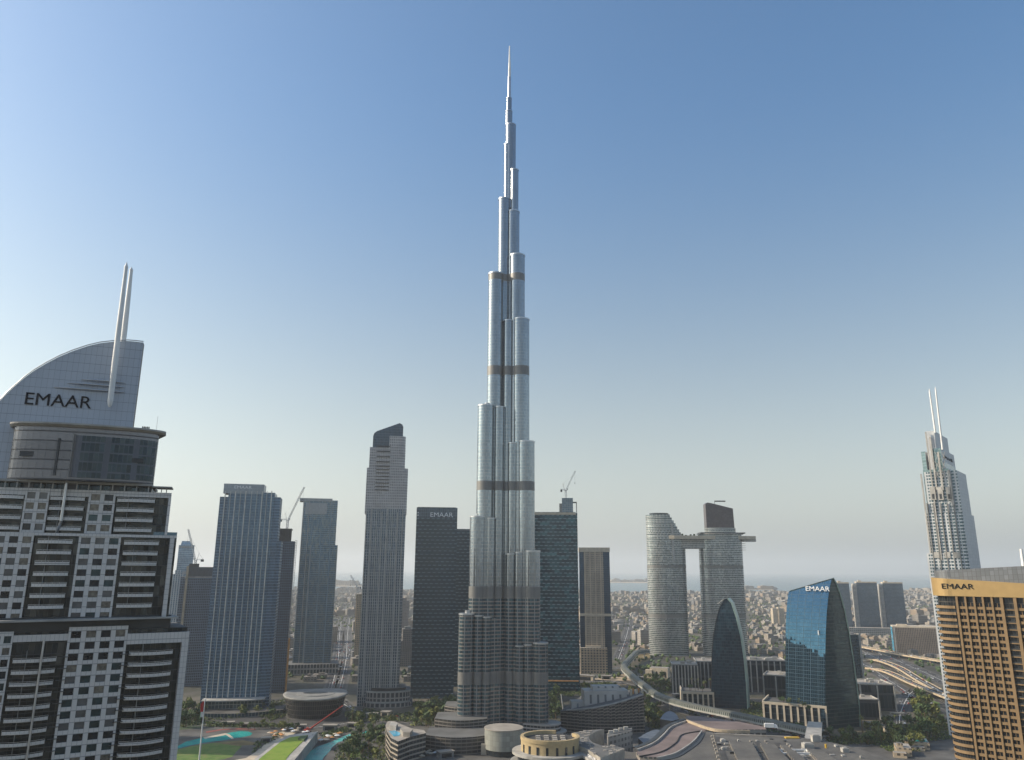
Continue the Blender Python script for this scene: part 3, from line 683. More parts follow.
def twin_step_tower():
    s = Site(315, 600, 1330, 13); r = site_root('stepped_glass_tower', s, 'grey blue glass tower with a lower front half stepped beside its taller back', 'tower')
    g = facade('stepped_tower_glass', (.035, .11, .18), (.14, .22, .27), .14, .2, .12, .5, .8, .03, glass2=(.24, .26, .22), every=7, evw=.1)
    o, x0, x1, z = slab(s, r, 'tall_body', [g, M['roof_grey']], 296.5, 332, 500, 600, 4, 34, 2.2)
    cm = facade('tower_cap', (.26, .28, .29), (.3, .33, .34), .1, .1, .4, .4, .2, .0)
    slab(s, r, 'cap', [cm, M['roof_grey']], 299.8, 332.5, 498.3, 500, 3.6, 34.5, 2, zb=z - 2)
    slab(s, r, 'crown_panel', [cm, M['roof_grey']], 305.3, 327, 503, 510, 3.5, 5, 2, zb=s.z(315, 514, 3.5))
    slab(s, r, 'lower_body', [g, M['roof_grey']], 307.2, 334.3, 545, 600, -3, 4, 2.2)
    for px, t in ((307.2, 545), (334.3, 545), (297, 500), (303, 500)):
        d = -3.3 if t == 545 else 3.7; x = s.x(px, 600, d); b = MB(); b.box(x - .5, x + .5, d - .3, d + .6, 0, s.z(px, t, d)); b.build('rib', M['pale_concrete'], r)
    pm = facade('podium_arcade', (.03, .045, .055), (.28, .26, .24), .3, .3, .15, .3, .5, .02)
    b = MB(); b.box(s.x(287, 670, -24), s.x(338, 670, -24), -24, 36, 0, 16, 0, 1, 5, 8, bottom=False); b.build('podium', [pm, M['roof_grey']], r)
twin_step_tower()

def opera():
    s = Site(315, 706, 955, None); r = site_root('dhow_theatre', s, 'dark glass oval theatre with a pale overhanging roof beside the pools', 'theatre')
    zt = s.z(315, 699, -26); a = (s.x(347, 697) - s.x(283.5, 697)) / 2; cx = (s.x(347, 697) + s.x(283.5, 697)) / 2
    def ring(k, z, q=2.4, nose=0.0, n=40):
        p = []
        for i in range(n):
            t = 2 * math.pi * i / n; c, sn = math.cos(t), math.sin(t)
            x = a * k * math.copysign(abs(c) ** (2 / q), c); y = a * 1.12 * k * math.copysign(abs(sn) ** (2 / q), sn)
            p.append((cx + x, y + 10, z + nose * (x / a) ** 2))
        return p
    g = facade('theatre_glass', (.03, .035, .04), (.1, .09, .08), .12, .08, .08, .5, .7, .03, glass2=(.08, .08, .08))
    b = MB(); b.loft([ring(.84, 0), ring(.88, 6), ring(.93, zt * .55), ring(.97, zt - 2.5, nose=1)], 0, True, True, 1, 2.2, 5); b.build('glass_hull', [g, M['roof_dark']], r)
    b = MB(); b.loft([ring(.99, zt - 2.0, nose=1), ring(1.03, zt - .6, nose=1.4), ring(1.0, zt + .3, nose=1.4), ring(.9, zt + .8, nose=1.0)], 0, True, True); b.build('roof_rim', [M['concrete']], r)
    b = MB(); b.prism([(p[0], p[1]) for p in ring(.62, 0)], zt + .6, zt + 1.6, 0); b.build('roof_deck', [M['concrete']], r)
    b = MB(); b.prism(circle(cx, 10, a * .4, 28, a * .2), zt + 1.6, zt + 1.9, 0); b.build('roof_well', [M['dark_metal']], r)
    b = MB(); b.prism([(p[0], p[1]) for p in ring(.9, 0)], 0, .9, 0); b.build('plinth', [M['paving']], r)
opera()

def piered_tower():
    s = Site(384, 600, 1020, 8); r = site_root('round_shouldered_tower', s, 'tall grey piered tower with a dark glass slanted crown behind the oval theatre', 'tower')
    g = facade('piered_front', (.02, .07, .125), (.33, .325, .325), .34, .16, .1, .6, .6, .03, glass2=(.16, .2, .22))
    p = facade('piered_upper', (.22, .22, .23), (.4, .39, .39), .3, .3, .25, .3, .3, .01)
    dk = facade('crown_glass', (.03, .055, .085), (.06, .09, .12), .1, .1, .08, .6, .6, .03)
    rf = M['roof_grey']
    def body(name, mats, px0, px1, yt, yref, d0, d1, zb, bay=2.0, cr=5):
        x0, x1 = s.x(px0, yref, d0), s.x(px1, yref, d0); zt = s.z((px0 + px1) / 2, yt, d0)
        pts = [(x0, d0), (x1 - cr, d0)] + [(x1 - cr + cr * math.sin(rad(t)), d0 + cr - cr * math.cos(rad(t))) for t in range(15, 91, 15)] + [(x1, d1), (x0, d1)]
        b = MB(); b.prism(pts, zb, zt, 0, 1, bay, 3.6); b.build(name, mats, r); return x0, x1, zt
    x0, x1, z1 = body('shaft', [g, rf], 362, 402.5, 509, 600, 0, 34, 0, 2.6)
    _, _, z2 = body('upper_shaft', [p, rf], 365.3, 407, 468, 500, .6, 33, z1 - 6, 2.4)
    _, _, z3 = body('shoulder', [p, rf], 369.3, 405.2, 447.5, 460, 2, 30, z2, 2.4)
    body('round_bay', [p, rf], 389, 405.4, 436, 450, 1.2, 28, z2, 2.4, 7)
    x = s.x(373, 440, 3); xe = s.x(402.8, 440, 3); zz = lambda px, py: s.z(px, py, 3)
    b = MB(); b.wallpoly([(x, z3 - 1), (xe, z3 - 1), (xe, zz(402.8, 427)), (xe - 1.5, zz(401, 424.5)), (xe - 5, zz(397, 423)), (xe - 9, zz(393, 424)), (x + 5, zz(377, 431)), (x + 1.4, zz(374.4, 433)), (x, zz(373.4, 436))], 3, 24, 0, 1, 2, 3.6); b.build('slanted_crown', [dk, dk], r)
    xs, xt = s.x(375.5, 480, .4), s.x(389, 480, .4)
    for k in range(12):
        z = s.z(383, 446 + k * 5.2 if k < 4 else 466 + (k - 4) * 3.4); b = MB(); b.box(xs, xt, -.3, .8, z - .5, z + .5); b.build('sky_balcony', M['dark_metal'], r)
    for k in range(8):
        x = x0 + (x1 - 4 - x0) * k / 7; b = MB(); b.box(x - .55, x + .55, -.7, .3, 12, z1 - (0 if k % 3 else 4)); b.build('pier', M['pale_concrete'], r)
    pm = facade('podium_bays', (.04, .05, .06), (.34, .31, .28), .3, .15, .15, .3, .6, .02)
    def pod(k, z0, z1, mats): 
        c = (s.x(387, 703, -6)); w = (s.x(410, 703, -6) - s.x(364, 703, -6)) / 2 * k
        pts = [(c + w * math.cos(rad(t)), 4 + w * .5 * math.sin(rad(t))) for t in range(180, 361, 12)] + [(c + w, 34), (c - w, 34)]
        b = MB(); b.prism(pts, z0, z1, 0, 1, 4.5, z1 - z0); return b.build('podium_tier', mats, r)
    pod(1.12, 0, 5, [pm, M['roof_grey']]); pod(1.0, 5, 7, [M['pale_concrete'], M['roof_grey']]); pod(.97, 7, 17, [pm, M['roof_grey']]); pod(1.0, 17, 19, [M['pale_concrete'], M['roof_grey']]); pod(.8, 19, 22, [M['dark_glass'], M['roof_grey']])
piered_tower()

def dark_towers():
    g = facade('woven_dark_front', (.012, .045, .068), (.11, .175, .21), .45, .26, .1, .15, .5, .03, stagger=.5, dash=.56, glass2=(.02, .055, .09), spcol=(.014, .042, .06))
    s = Site(434, 600, 1085, 6); r = site_root('woven_dark_tower', s, 'dark navy office tower with a woven facade and pale roof lettering', 'tower')
    o, x0, x1, z = slab(s, r, 'body', [g, M['roof_dark']], 413.5, 455.5, 507.5, 600, 0, 34, 7.2, 4.9)
    cm = facade('crown_band', (.05, .08, .11), (.12, .15, .18), .1, .1, .15, .5, .5, .02)
    b = MB(); b.box(x0 + .3, x1 - .3, -.35, -.02, s.z(434, 518), z - 1, 0, bay=3, fl=4); b.build('crown_band', [cm], r)
    q = s.q(441.5, 515, -.5); text('lettering', 'EMAAR', r, (q[0], -.7, q[1]), 9, M['white_sign'], 1.12, ext=.12)
    b = MB(); q = s.q(418.2, 512.5, -.5)
    for dz in (0, -3.4): b.face([(q[0] - 1.3, -.6, q[1] + dz - 1), (q[0] + 1.3, -.6, q[1] + dz - 1), (q[0], -.6, q[1] + dz + 1.2)])
    b.build('emblem', M['white_sign'], r)
    b = MB(); b.box(x0 + 2, x1 - 2, 2, 30, 0, 0.6 + z, 0); b.build('roof_edge', [M['roof_dark']], r)
    s = Site(463, 600, 1190, 5); r = site_root('woven_dark_tower', s, 'lower woven navy tower half hidden between its lettered twin and the silver skyscraper', 'tower')
    o, x0, x1, z = slab(s, r, 'body', [g, M['roof_dark']], 448, 478, 531, 600, 0, 34, 7.2, 4.9)
    slab(s, r, 'roof_screen', [cm, M['roof_dark']], 456, 476, 529, 531, 3, 28, 3, 3, zb=z - .5)
    b = MB(); b.box(x0 + 8, x0 + 10, -.4, -.05, z - 9, z - 1); b.build('roof_light', M['white_paint'], r)
    t = facade('woven_teal_front', (.012, .04, .058), (.16, .225, .25), .42, .27, .08, .3, .9, .05, stagger=.5, dash=.56, glass2=(.05, .165, .19), spcol=(.03, .07, .085))
    s = Site(557, 600, 1145, -3); r = site_root('woven_teal_tower', s, 'teal checkered glass tower with a cream cornice right of the silver skyscraper', 'tower')
    o, x0, x1, z = slab(s, r, 'body', [t, M['roof_grey']], 533, 576.6, 512, 600, 0, 36, 7.4, 4.9)
    slab(s, r, 'corner_return', [t, M['roof_grey']], 576.2, 578.6, 513, 600, 2, 34, 7.4, 4.9)
    b = MB(); b.box(x0 - .6, x1 + .6, -.7, 37, z - 4, z - .6); b.build('cornice', M['stone'], r)
    o, a, c, zc = slab(s, r, 'lift_house', [facade('lift_house_frame', (.1, .16, .2), (.24, .27, .28), .3, .3, .3, .3, .5, .0), M['roof_grey']], 562, 573, 498, 510, 12, 24, 3, 3.2, zb=z)
    b = MB(); b.box(c, c + 6, 13, 22, zc - 7, zc - 5.5); b.box(c + 4.8, c + 6, 13, 14, z, zc - 5.5); b.box(a - 4, a, 14, 20, z, zc - 8); b.build('scaffold', M['concrete'], r)
    b = MB(); b.box(x0, x1 + 1, -3, 0, 14, 15.5); b.build('entrance_canopy', M['orange_net'], r)
    p = A(566.5, 498, 1165); crane((p.x - 1, 1165, p.z - 1), 12, 32, rad(62), rad(0), 'small crane on the lift house of the teal checkered tower')
    # beige block tower with blue glass edges
    s = Site(594, 610, 1345, -4); r = site_root('beige_tower', s, 'beige piered tower with dark blue glass edges and a mid height band', 'tower')
    w = facade('beige_piers', (.06, .07, .08), (.43, .35, .26), .52, .22, .3, .2, .5, .01, every=4, evw=.22)
    bl = facade('blue_edge', (.02, .055, .1), (.03, .06, .1), .05, .12, .1, .6, .4, .02)
    o, x0, x1, z = slab(s, r, 'body', [w, M['roof_pale']], 584.6, 604.3, 552, 600, 0, 30, 2.2, 3.6)
    slab(s, r, 'glass_edge', [bl, M['roof_pale']], 579.8, 584.6, 552, 600, 1.5, 28, 3); slab(s, r, 'glass_edge', [bl, M['roof_pale']], 604.3, 610.6, 552, 600, 1.5, 28, 3)
    b = MB(); xa, xb = s.x(579.6, 600), s.x(610.8, 600); b.box(xa - .4, xb + .4, -.8, 30.5, z, s.z(594, 547.5)); b.build('parapet', M['stone'], r)
    b = MB(); zz = s.z(594, 614.5); b.box(xa - .3, xb + .3, -.5, 29, zz - 2.5, zz + 1.5); b.build('belt_course', M['stone'], r)
    slab(s, r, 'podium', [facade('beige_podium', (.05, .055, .06), (.42, .32, .22), .4, .4, .3, .2, .5, .01), M['roof_pale']], 580.5, 607.5, 648, 660, -8, 34, 5, 4.2)
    b = MB(); zp = s.z(594, 648, -8); b.box(s.x(586, 648, -4), s.x(601, 648, -4), -4, 0, zp, zp + 3); b.build('podium_parapet', M['stone'], r)
    # small apartment towers between the piered and the woven tower
    s = Site(407, 640, 1420, 10); r = site_root('apartment_tower', s, 'grey brown stepped apartment tower squeezed left of the lettered navy tower', 'tower')
    w = facade('brown_flats', (.05, .06, .07), (.24, .21, .19), .4, .4, .3, .2, .6, .01)
    slab(s, r, 'body', [w, M['roof_grey']], 400, 415, 641, 650, 0, 30, 3.5, 3.4); o, a, c, z = slab(s, r, 'setback', [w, M['roof_grey']], 402.5, 414, 629, 640, 3, 28, 3.5, 3.4, zb=20)
    b = MB(); b.box(a + 3, c - 6, 8, 16, z, z + 4); b.build('roof_house', M['concrete'], r)
    s = Site(405.5, 620, 1900, 10); r = site_root('apartment_tower', s, 'slim hazy brown apartment tower behind the grey piered tower', 'tower')
    slab(s, r, 'body', [w, M['roof_grey']], 400, 408.5, 601, 620, 0, 24, 3.5, 3.4); o, a, c, z = slab(s, r, 'roof_house', [w, M['roof_grey']], 401, 406, 598, 620, 4, 18, 3, 3, zb=60)
    s = Site(355, 640, 1500, 10); r = site_root('apartment_tower', s, 'sunlit tan apartment tower edge showing left of the grey piered tower', 'tower')
    w2 = facade('tan_flats', (.07, .07, .07), (.45, .34, .22), .5, .4, .3, .2, .5, .01)
    slab(s, r, 'body', [w2, M['roof_pale']], 354.5, 366, 601, 640, 0, 26, 3, 3.4); o, a, c, z = slab(s, r, 'setback', [w2, M['roof_pale']], 356, 366, 594, 600, 2, 24, 3, 3.4, zb=60)
    p = A(357.5, 592, 1505); crane((p.x, 1505, p.z - 2), 10, 26, rad(55), rad(180), 'tiny crane on the sunlit tan apartment tower')
    s = Site(340, 665, 1700, 10)
dark_towers()
# ------------------------------------------------------------------ twin oval towers joined by a sky bridge
def sky_twins():
    s = Site(697, 600, 1620, 0); r = site_root('sky_bridge_towers', s, 'pair of oval banded towers joined high up by a long flat sky bridge', 'twin towers')
    g = facade('oval_band_skin', (.04, .08, .1), (.42, .42, .4), .12, .3, .1, .6, 1.0, .07, glass2=(.34, .38, .38), frough=.35, fmetal=.4, bands=[(s.z(668, 618) / 3.6, s.z(668, 614) / 3.6), (s.z(668, 568) / 3.6, s.z(668, 565) / 3.6)], bandcol=(.2, .2, .19))
    rf = M['roof_pale']
    def oval(px0, px1, py0, qx0, qx1, py1):
        """centre and radius at two heights: the shafts lean in a little towards the top"""
        a, b_ = s.x(px0, py0), s.x(px1, py0); c, d = s.x(qx0, py1), s.x(qx1, py1)
        return ((a + b_) / 2, (b_ - a) / 2), ((c + d) / 2, (d - c) / 2)
    (c0, r0), (c1, r1) = oval(651, 691.5, 650, 648.3, 687.3, 540)
    zL = s.z(660, 541); zt = s.z(660, 514.5); n = 36
    def el(c, rr, k=.62, m=1.0): return [(p[0], p[1]) for p in circle(c, 22, rr * m, n, rr * k * m)]
    b = MB(); b.prism(el(c0, r0), 0, zL, 0, 1, 2.4, 3.6, top=el(c1, r1), smooth=True); b.build('oval_shaft', [g, rf], r)
    # left tower top steps down towards the bridge
    b = MB(); steps = 9
    for k in range(steps):
        z0 = zL + (zt - zL) * k / steps; z1 = zL + (zt - zL) * (k + 1) / steps; cut = c1 + r1 * (1.0 - .85 * (k + 1) / steps)
        pts = [p for p in el(c1, r1)]; pts = [(min(p[0], cut), p[1]) for p in pts]
        b.prism(pts, z0, z1, 0, 1, 2.4, 3.6, smooth=False)
    b.build('stepped_top', [g, rf], r)
    b = MB(); b.prism(circle(c1 - r1 * .3, 22, r1 * .5, 24, r1 * .36), zt, zt + 4, 0, 1, 2.4, 3.6); b.build('roof_drum', [M['dark_glass'], rf], r)
    b = MB(); q = s.x(671.5, 520); b.box(q - 2.2, q + 2.2, -3.6, -1.2, s.z(672, 562), s.z(672, 524)); b.build('pale_fin', M['pale_concrete'], r)
    # right tower
    (d0, e0), (d1, e1) = oval(705.5, 751, 650, 701.5, 745, 545); zR = s.z(724, 534)
    b = MB(); b.prism(el(d0, e0), 0, zR, 0, 1, 2.4, 3.6, top=el(d1, e1), smooth=True); b.build('oval_shaft', [g, rf], r)
    b = MB(); zz = s.z(724, 527.5); b.prism(el(d1 + 1, e1, .6, .72), zR, zz, 0, 1, 2.4, 3.2); b.build('top_lounge', [g, rf], r)
    crown = facade('crown_slab_face', (.065, .055, .058), (.09, .078, .08), .1, .12, .35, .3, .4, .01)
    xa, xb = s.x(708, 520), s.x(735.5, 520); b = MB()
    b.wallpoly([(xa, zz - 1), (xb + 1, zz - 3), (xb, s.z(735, 508)), (xa + 12, s.z(714, 502.5)), (xa + 4, s.z(710, 502)), (xa, s.z(708, 503.5))], 14, 34, 0, 0, 3, 3.6); b.build('crown_slab', [crown], r)
    b = MB(); b.box(s.x(717, 502), s.x(728, 504), 18, 20, s.z(720, 501), s.z(720, 499.8)); b.tube((s.x(717, 502), 19, s.z(717, 504)), (s.x(717, 502), 19, s.z(717, 500)), .5); b.build('roof_gantry', M['dark_metal'], r)
    # bridge deck
    xa, xb, xc = s.x(669, 540), s.x(712, 540), s.x(757.5, 540); z0, z1 = s.z(690, 548.5), s.z(690, 539); b = MB()
    br = facade('bridge_glass', (.12, .15, .16), (.4, .39, .36), .16, .3, .15, .4, .8, .03, glass2=(.3, .32, .32))
    b.box(xa, xb, 6, 34, z0, z1, 0, 1, 3, 4.2); b.build('sky_bridge', [br, rf], r)
    b = MB(); zt2 = s.z(690, 535.6); pts = [(xa - 2, -3), (xa + 10, -6), (xb, -5), (xc - 20, 6), (xc, 10), (xc, 26), (xb, 36), (xa, 36)]; b.prism(pts, z1, zt2, 0, 1, bottom=True); b.build('roof_deck', [M['stone'], M['paving']], r)
    b = MB(); b.box(s.x(744, 540), xc, 10, 26, s.z(750, 541.5), z1, 0, bay=3, fl=4); b.build('cantilever', [br], r)
    b = MB(); b.box(xa + 22, xb - 12, 12, 22, zt2, zt2 + .5); b.build('rooftop_pool', M['turquoise'], r)
    b = MB()
    for k in range(9): b.prism(circle(xa + 14 + 9 * k, 16 + (k * 7) % 13, 2.2, 8), zt2, zt2 + 2.5 + (k % 3), 0)
    b.build('roof_planting', M['leaf0'], r)
    b = MB(); b.prism(el(d1, e1, .66, 1.08), zR - .2, zR + 1.0, 0, bottom=True); b.build('deck_rim', M['pale_concrete'], r)
    b = MB(); b.box(s.x(701, 538), s.x(746, 538), 2, 30, zR + 1, zR + 3.4, 0, bay=3, fl=3.4); b.build('deck_lounge', [M['dark_glass']], r)
    for k in range(7):
        x = d1 + e1 + 1.0; b = MB(); b.box(x - 7, x + 3.5, 10, 22, zR - 6 - k * 4.4, zR - 5.4 - k * 4.4); b.build('side_balcony', M['pale_concrete'], r)
sky_twins()

# ------------------------------------------------------------------ two pointed glass office towers
def blade_tower():
    s = Site(730, 680, 1020, -21); r = site_root('pointed_glass_tower', s, 'narrow dark glass tower with a pointed arch outline and pale green rim', 'office tower')
    g = facade('blade_glass', (.008, .03, .055), (.014, .035, .055), .05, .12, .05, .25, .9, .05, glass2=(.025, .07, .1))
    rim = plain('green_rim', (.3, .4, .36), .4, .3, .1)
    edge = [(711.8, 712), (711.6, 680), (712, 655), (713.5, 637), (716, 621), (719.5, 608), (724, 600), (727, 598.5), (731, 603), (736, 618), (740.5, 637), (743.8, 660), (746, 684), (747.5, 712)]
    pts = [s.q(*p) for p in edge]; pts[0] = (pts[0][0], 0); pts[-1] = (pts[-1][0], 0)
    face = list(reversed(pts)); b = MB(); b.wallpoly(face, 0, 24, 0, 0, 2.6, 3.8); b.build('glass_body', [g], r)
    b = MB(); rt = pts[7:]; 
    for (x0, z0), (x1, z1) in zip(rt, rt[1:]):
        b.face([(x0, -1.4, z0), (x1, -1.4, z1), (x1 + 1.6, -1.4, z1), (x0 + 1.6, -1.4, z0 + .4)]); b.face([(x0 + 1.6, -1.4, z0 + .4), (x1 + 1.6, -1.4, z1), (x1 + 1.6, 25, z1), (x0 + 1.6, 25, z0 + .4)]); b.face([(x0, -1.4, z0), (x0, 0, z0), (x1, 0, z1), (x1, -1.4, z1)])
    b.build('edge_rim', [rim], r)
    b = MB(); lf = pts[:8]
    for (x0, z0), (x1, z1) in zip(lf, lf[1:]):
        b.face([(x0 - .6, -.5, z0), (x0, -.5, z0), (x1, -.5, z1), (x1 - .6, -.5, z1)]); b.face([(x0 - .6, 24.4, z0), (x0 - .6, -.5, z0), (x1 - .6, -.5, z1), (x1 - .6, 24.4, z1)])
    b.build('edge_trim', [M['dark_metal']], r)
    b = MB(); a = s.q(724, 600, 2); b.tube((a[0] - 8, -1, a[1] - 5), (a[0], -1, a[1] + 1), .4); b.build('tip_rail', M['pale_concrete'], r)
    # the wide one turned with a corner towards us
    ss = Site(826, 732, 890, 24); s = ss
    r = root('wedge_glass_tower', ss.o, 0, 'wide blue glass wedge tower with white roof lettering and a curved pale green spine', 'office tower')
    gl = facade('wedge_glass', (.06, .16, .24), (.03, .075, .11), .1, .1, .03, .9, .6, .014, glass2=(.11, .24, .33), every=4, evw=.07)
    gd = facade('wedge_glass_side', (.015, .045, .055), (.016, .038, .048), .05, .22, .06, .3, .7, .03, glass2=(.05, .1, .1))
    lq = [(826, 732), (825.4, 705), (825.2, 680), (825.3, 655), (825.8, 632), (826.8, 612), (828.4, 596), (830, 586), (831.6, 579.5)]
    rq = [(861.5, 736), (859.5, 705), (856.5, 680), (853, 655), (849, 630), (844.5, 608), (840, 592), (836.5, 583), (833.6, 577.8)]
    Lp = [ss.q(*p) for p in lq]; Rp = [ss.q(*p) for p in rq]; Lp[0] = (Lp[0][0], 0); Rp[0] = (Rp[0][0], 0); zt = Rp[-1][1]
    ths = rad(24); e2 = Vector((math.cos(ths), math.sin(ths))); th = rad(-41); e1 = Vector((-math.cos(th), -math.sin(th))); nn = Vector((e1.y, -e1.x)); nn = nn if nn.y < 0 else -nn
    L1 = 0
    for k in range(500):                            # the long face runs back until its far edge shows at x = 788
        L1 = k * .25; q = ss.o + Vector((e1.x * L1, e1.y * L1, 0)); u = q.x / (q.y * math.cos(PITCH) + (30 - CAM_H) * math.sin(PITCH))
        if 512 + F * u < 786: break
    n = 12; drop = 15.0
    def grid(curve, shrink, bul):
        g = []
        for i, (x, z) in enumerate(curve):
            row = []
            for k in range(n + 1):
                t = k / n; sx = x * (1 - shrink * t); p = Vector((e2.x * sx + e1.x * L1 * t, e2.y * sx + e1.y * L1 * t)) + nn * bul * math.sin(math.pi * t); row.append((p.x, p.y, z * (1 - t * drop / zt)))
            g.append(row)
        return g
    def skin(name, g, mats, flip=False, bay=2.0):
        b = MB()
        base = 0
        for row in g: b.v += row
        m = n + 1
        for i in range(len(g) - 1):
            for k in range(n):
                f = (i * m + k + 1, i * m + k, (i + 1) * m + k, (i + 1) * m + k + 1); uvs = [(-(k + 1) * L1 / n / bay, g[i][k + 1][2] / 3.9), (-k * L1 / n / bay, g[i][k][2] / 3.9), (-k * L1 / n / bay, g[i + 1][k][2] / 3.9), (-(k + 1) * L1 / n / bay, g[i + 1][k + 1][2] / 3.9)]
                if flip: f = f[::-1]; uvs = uvs[::-1]
                b.f.append(f); b.uv += uvs; b.m.append(0); b.sm.append(True)
        return b.build(name, mats, r)
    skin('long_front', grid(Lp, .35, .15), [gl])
    loc = lambda p, d=0.0: (e2.x * p[0] - e2.y * d, e2.y * p[0] + e2.x * d, p[1])
    gr = plain('green_spine', (.16, .25, .23), .3, .4, .1)
    skin('curved_spine', grid(Rp, .35, 0.0), [gr], True)
    b = MB(); f = Lp[:1] + Rp + list(reversed(Lp[1:]))
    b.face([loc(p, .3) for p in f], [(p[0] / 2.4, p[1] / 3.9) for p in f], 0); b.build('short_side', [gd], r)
    b = MB()
    for (p, q) in zip(Rp, Rp[1:]):
        b.face([loc((p[0] - 2.2, p[1]), -.5), loc(p, -.5), loc(q, -.5), loc((q[0] - 1.6, q[1]), -.5)]); b.face([loc(p, -.5), loc(p, .3), loc(q, .3), loc(q, -.5)])
    b.build('edge_rim', [gr], r)
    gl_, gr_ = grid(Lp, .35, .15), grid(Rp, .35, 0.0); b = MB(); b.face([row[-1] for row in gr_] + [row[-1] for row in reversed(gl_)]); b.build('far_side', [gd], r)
    i = 7; lean = (Lp[8][0] - Lp[7][0]) / (Lp[8][1] - Lp[7][1])
    def on_front(t, z):
        for (x0, z0), (x1, z1) in zip(Lp, Lp[1:]):
            zz0, zz1 = z0 * (1 - t * drop / zt), z1 * (1 - t * drop / zt)
            if zz0 <= z <= zz1: x = x0 + (x1 - x0) * (z - zz0) / (zz1 - zz0); break
        sx = x * (1 - .35 * t); p = Vector((e2.x * sx + e1.x * L1 * t, e2.y * sx + e1.y * L1 * t)) + nn * (2.0 * math.sin(math.pi * t) + 1.0); return p
    m = on_front(.27, zt - 12.5)
    text('lettering', 'EMAAR', r, (m.x + nn.x * 1.2, m.y + nn.y * 1.2, zt - 12.5), 7.5, M['white_sign'], 1.15, rz=math.atan2(-e1.y, -e1.x), ext=.25)
    m = on_front(.16, zt * .62); b = MB(); b.prism(circle(m.x, m.y, .7, 8), zt * .61, zt * .64); b.build('light_box', M['white_sign'], r)
blade_tower()

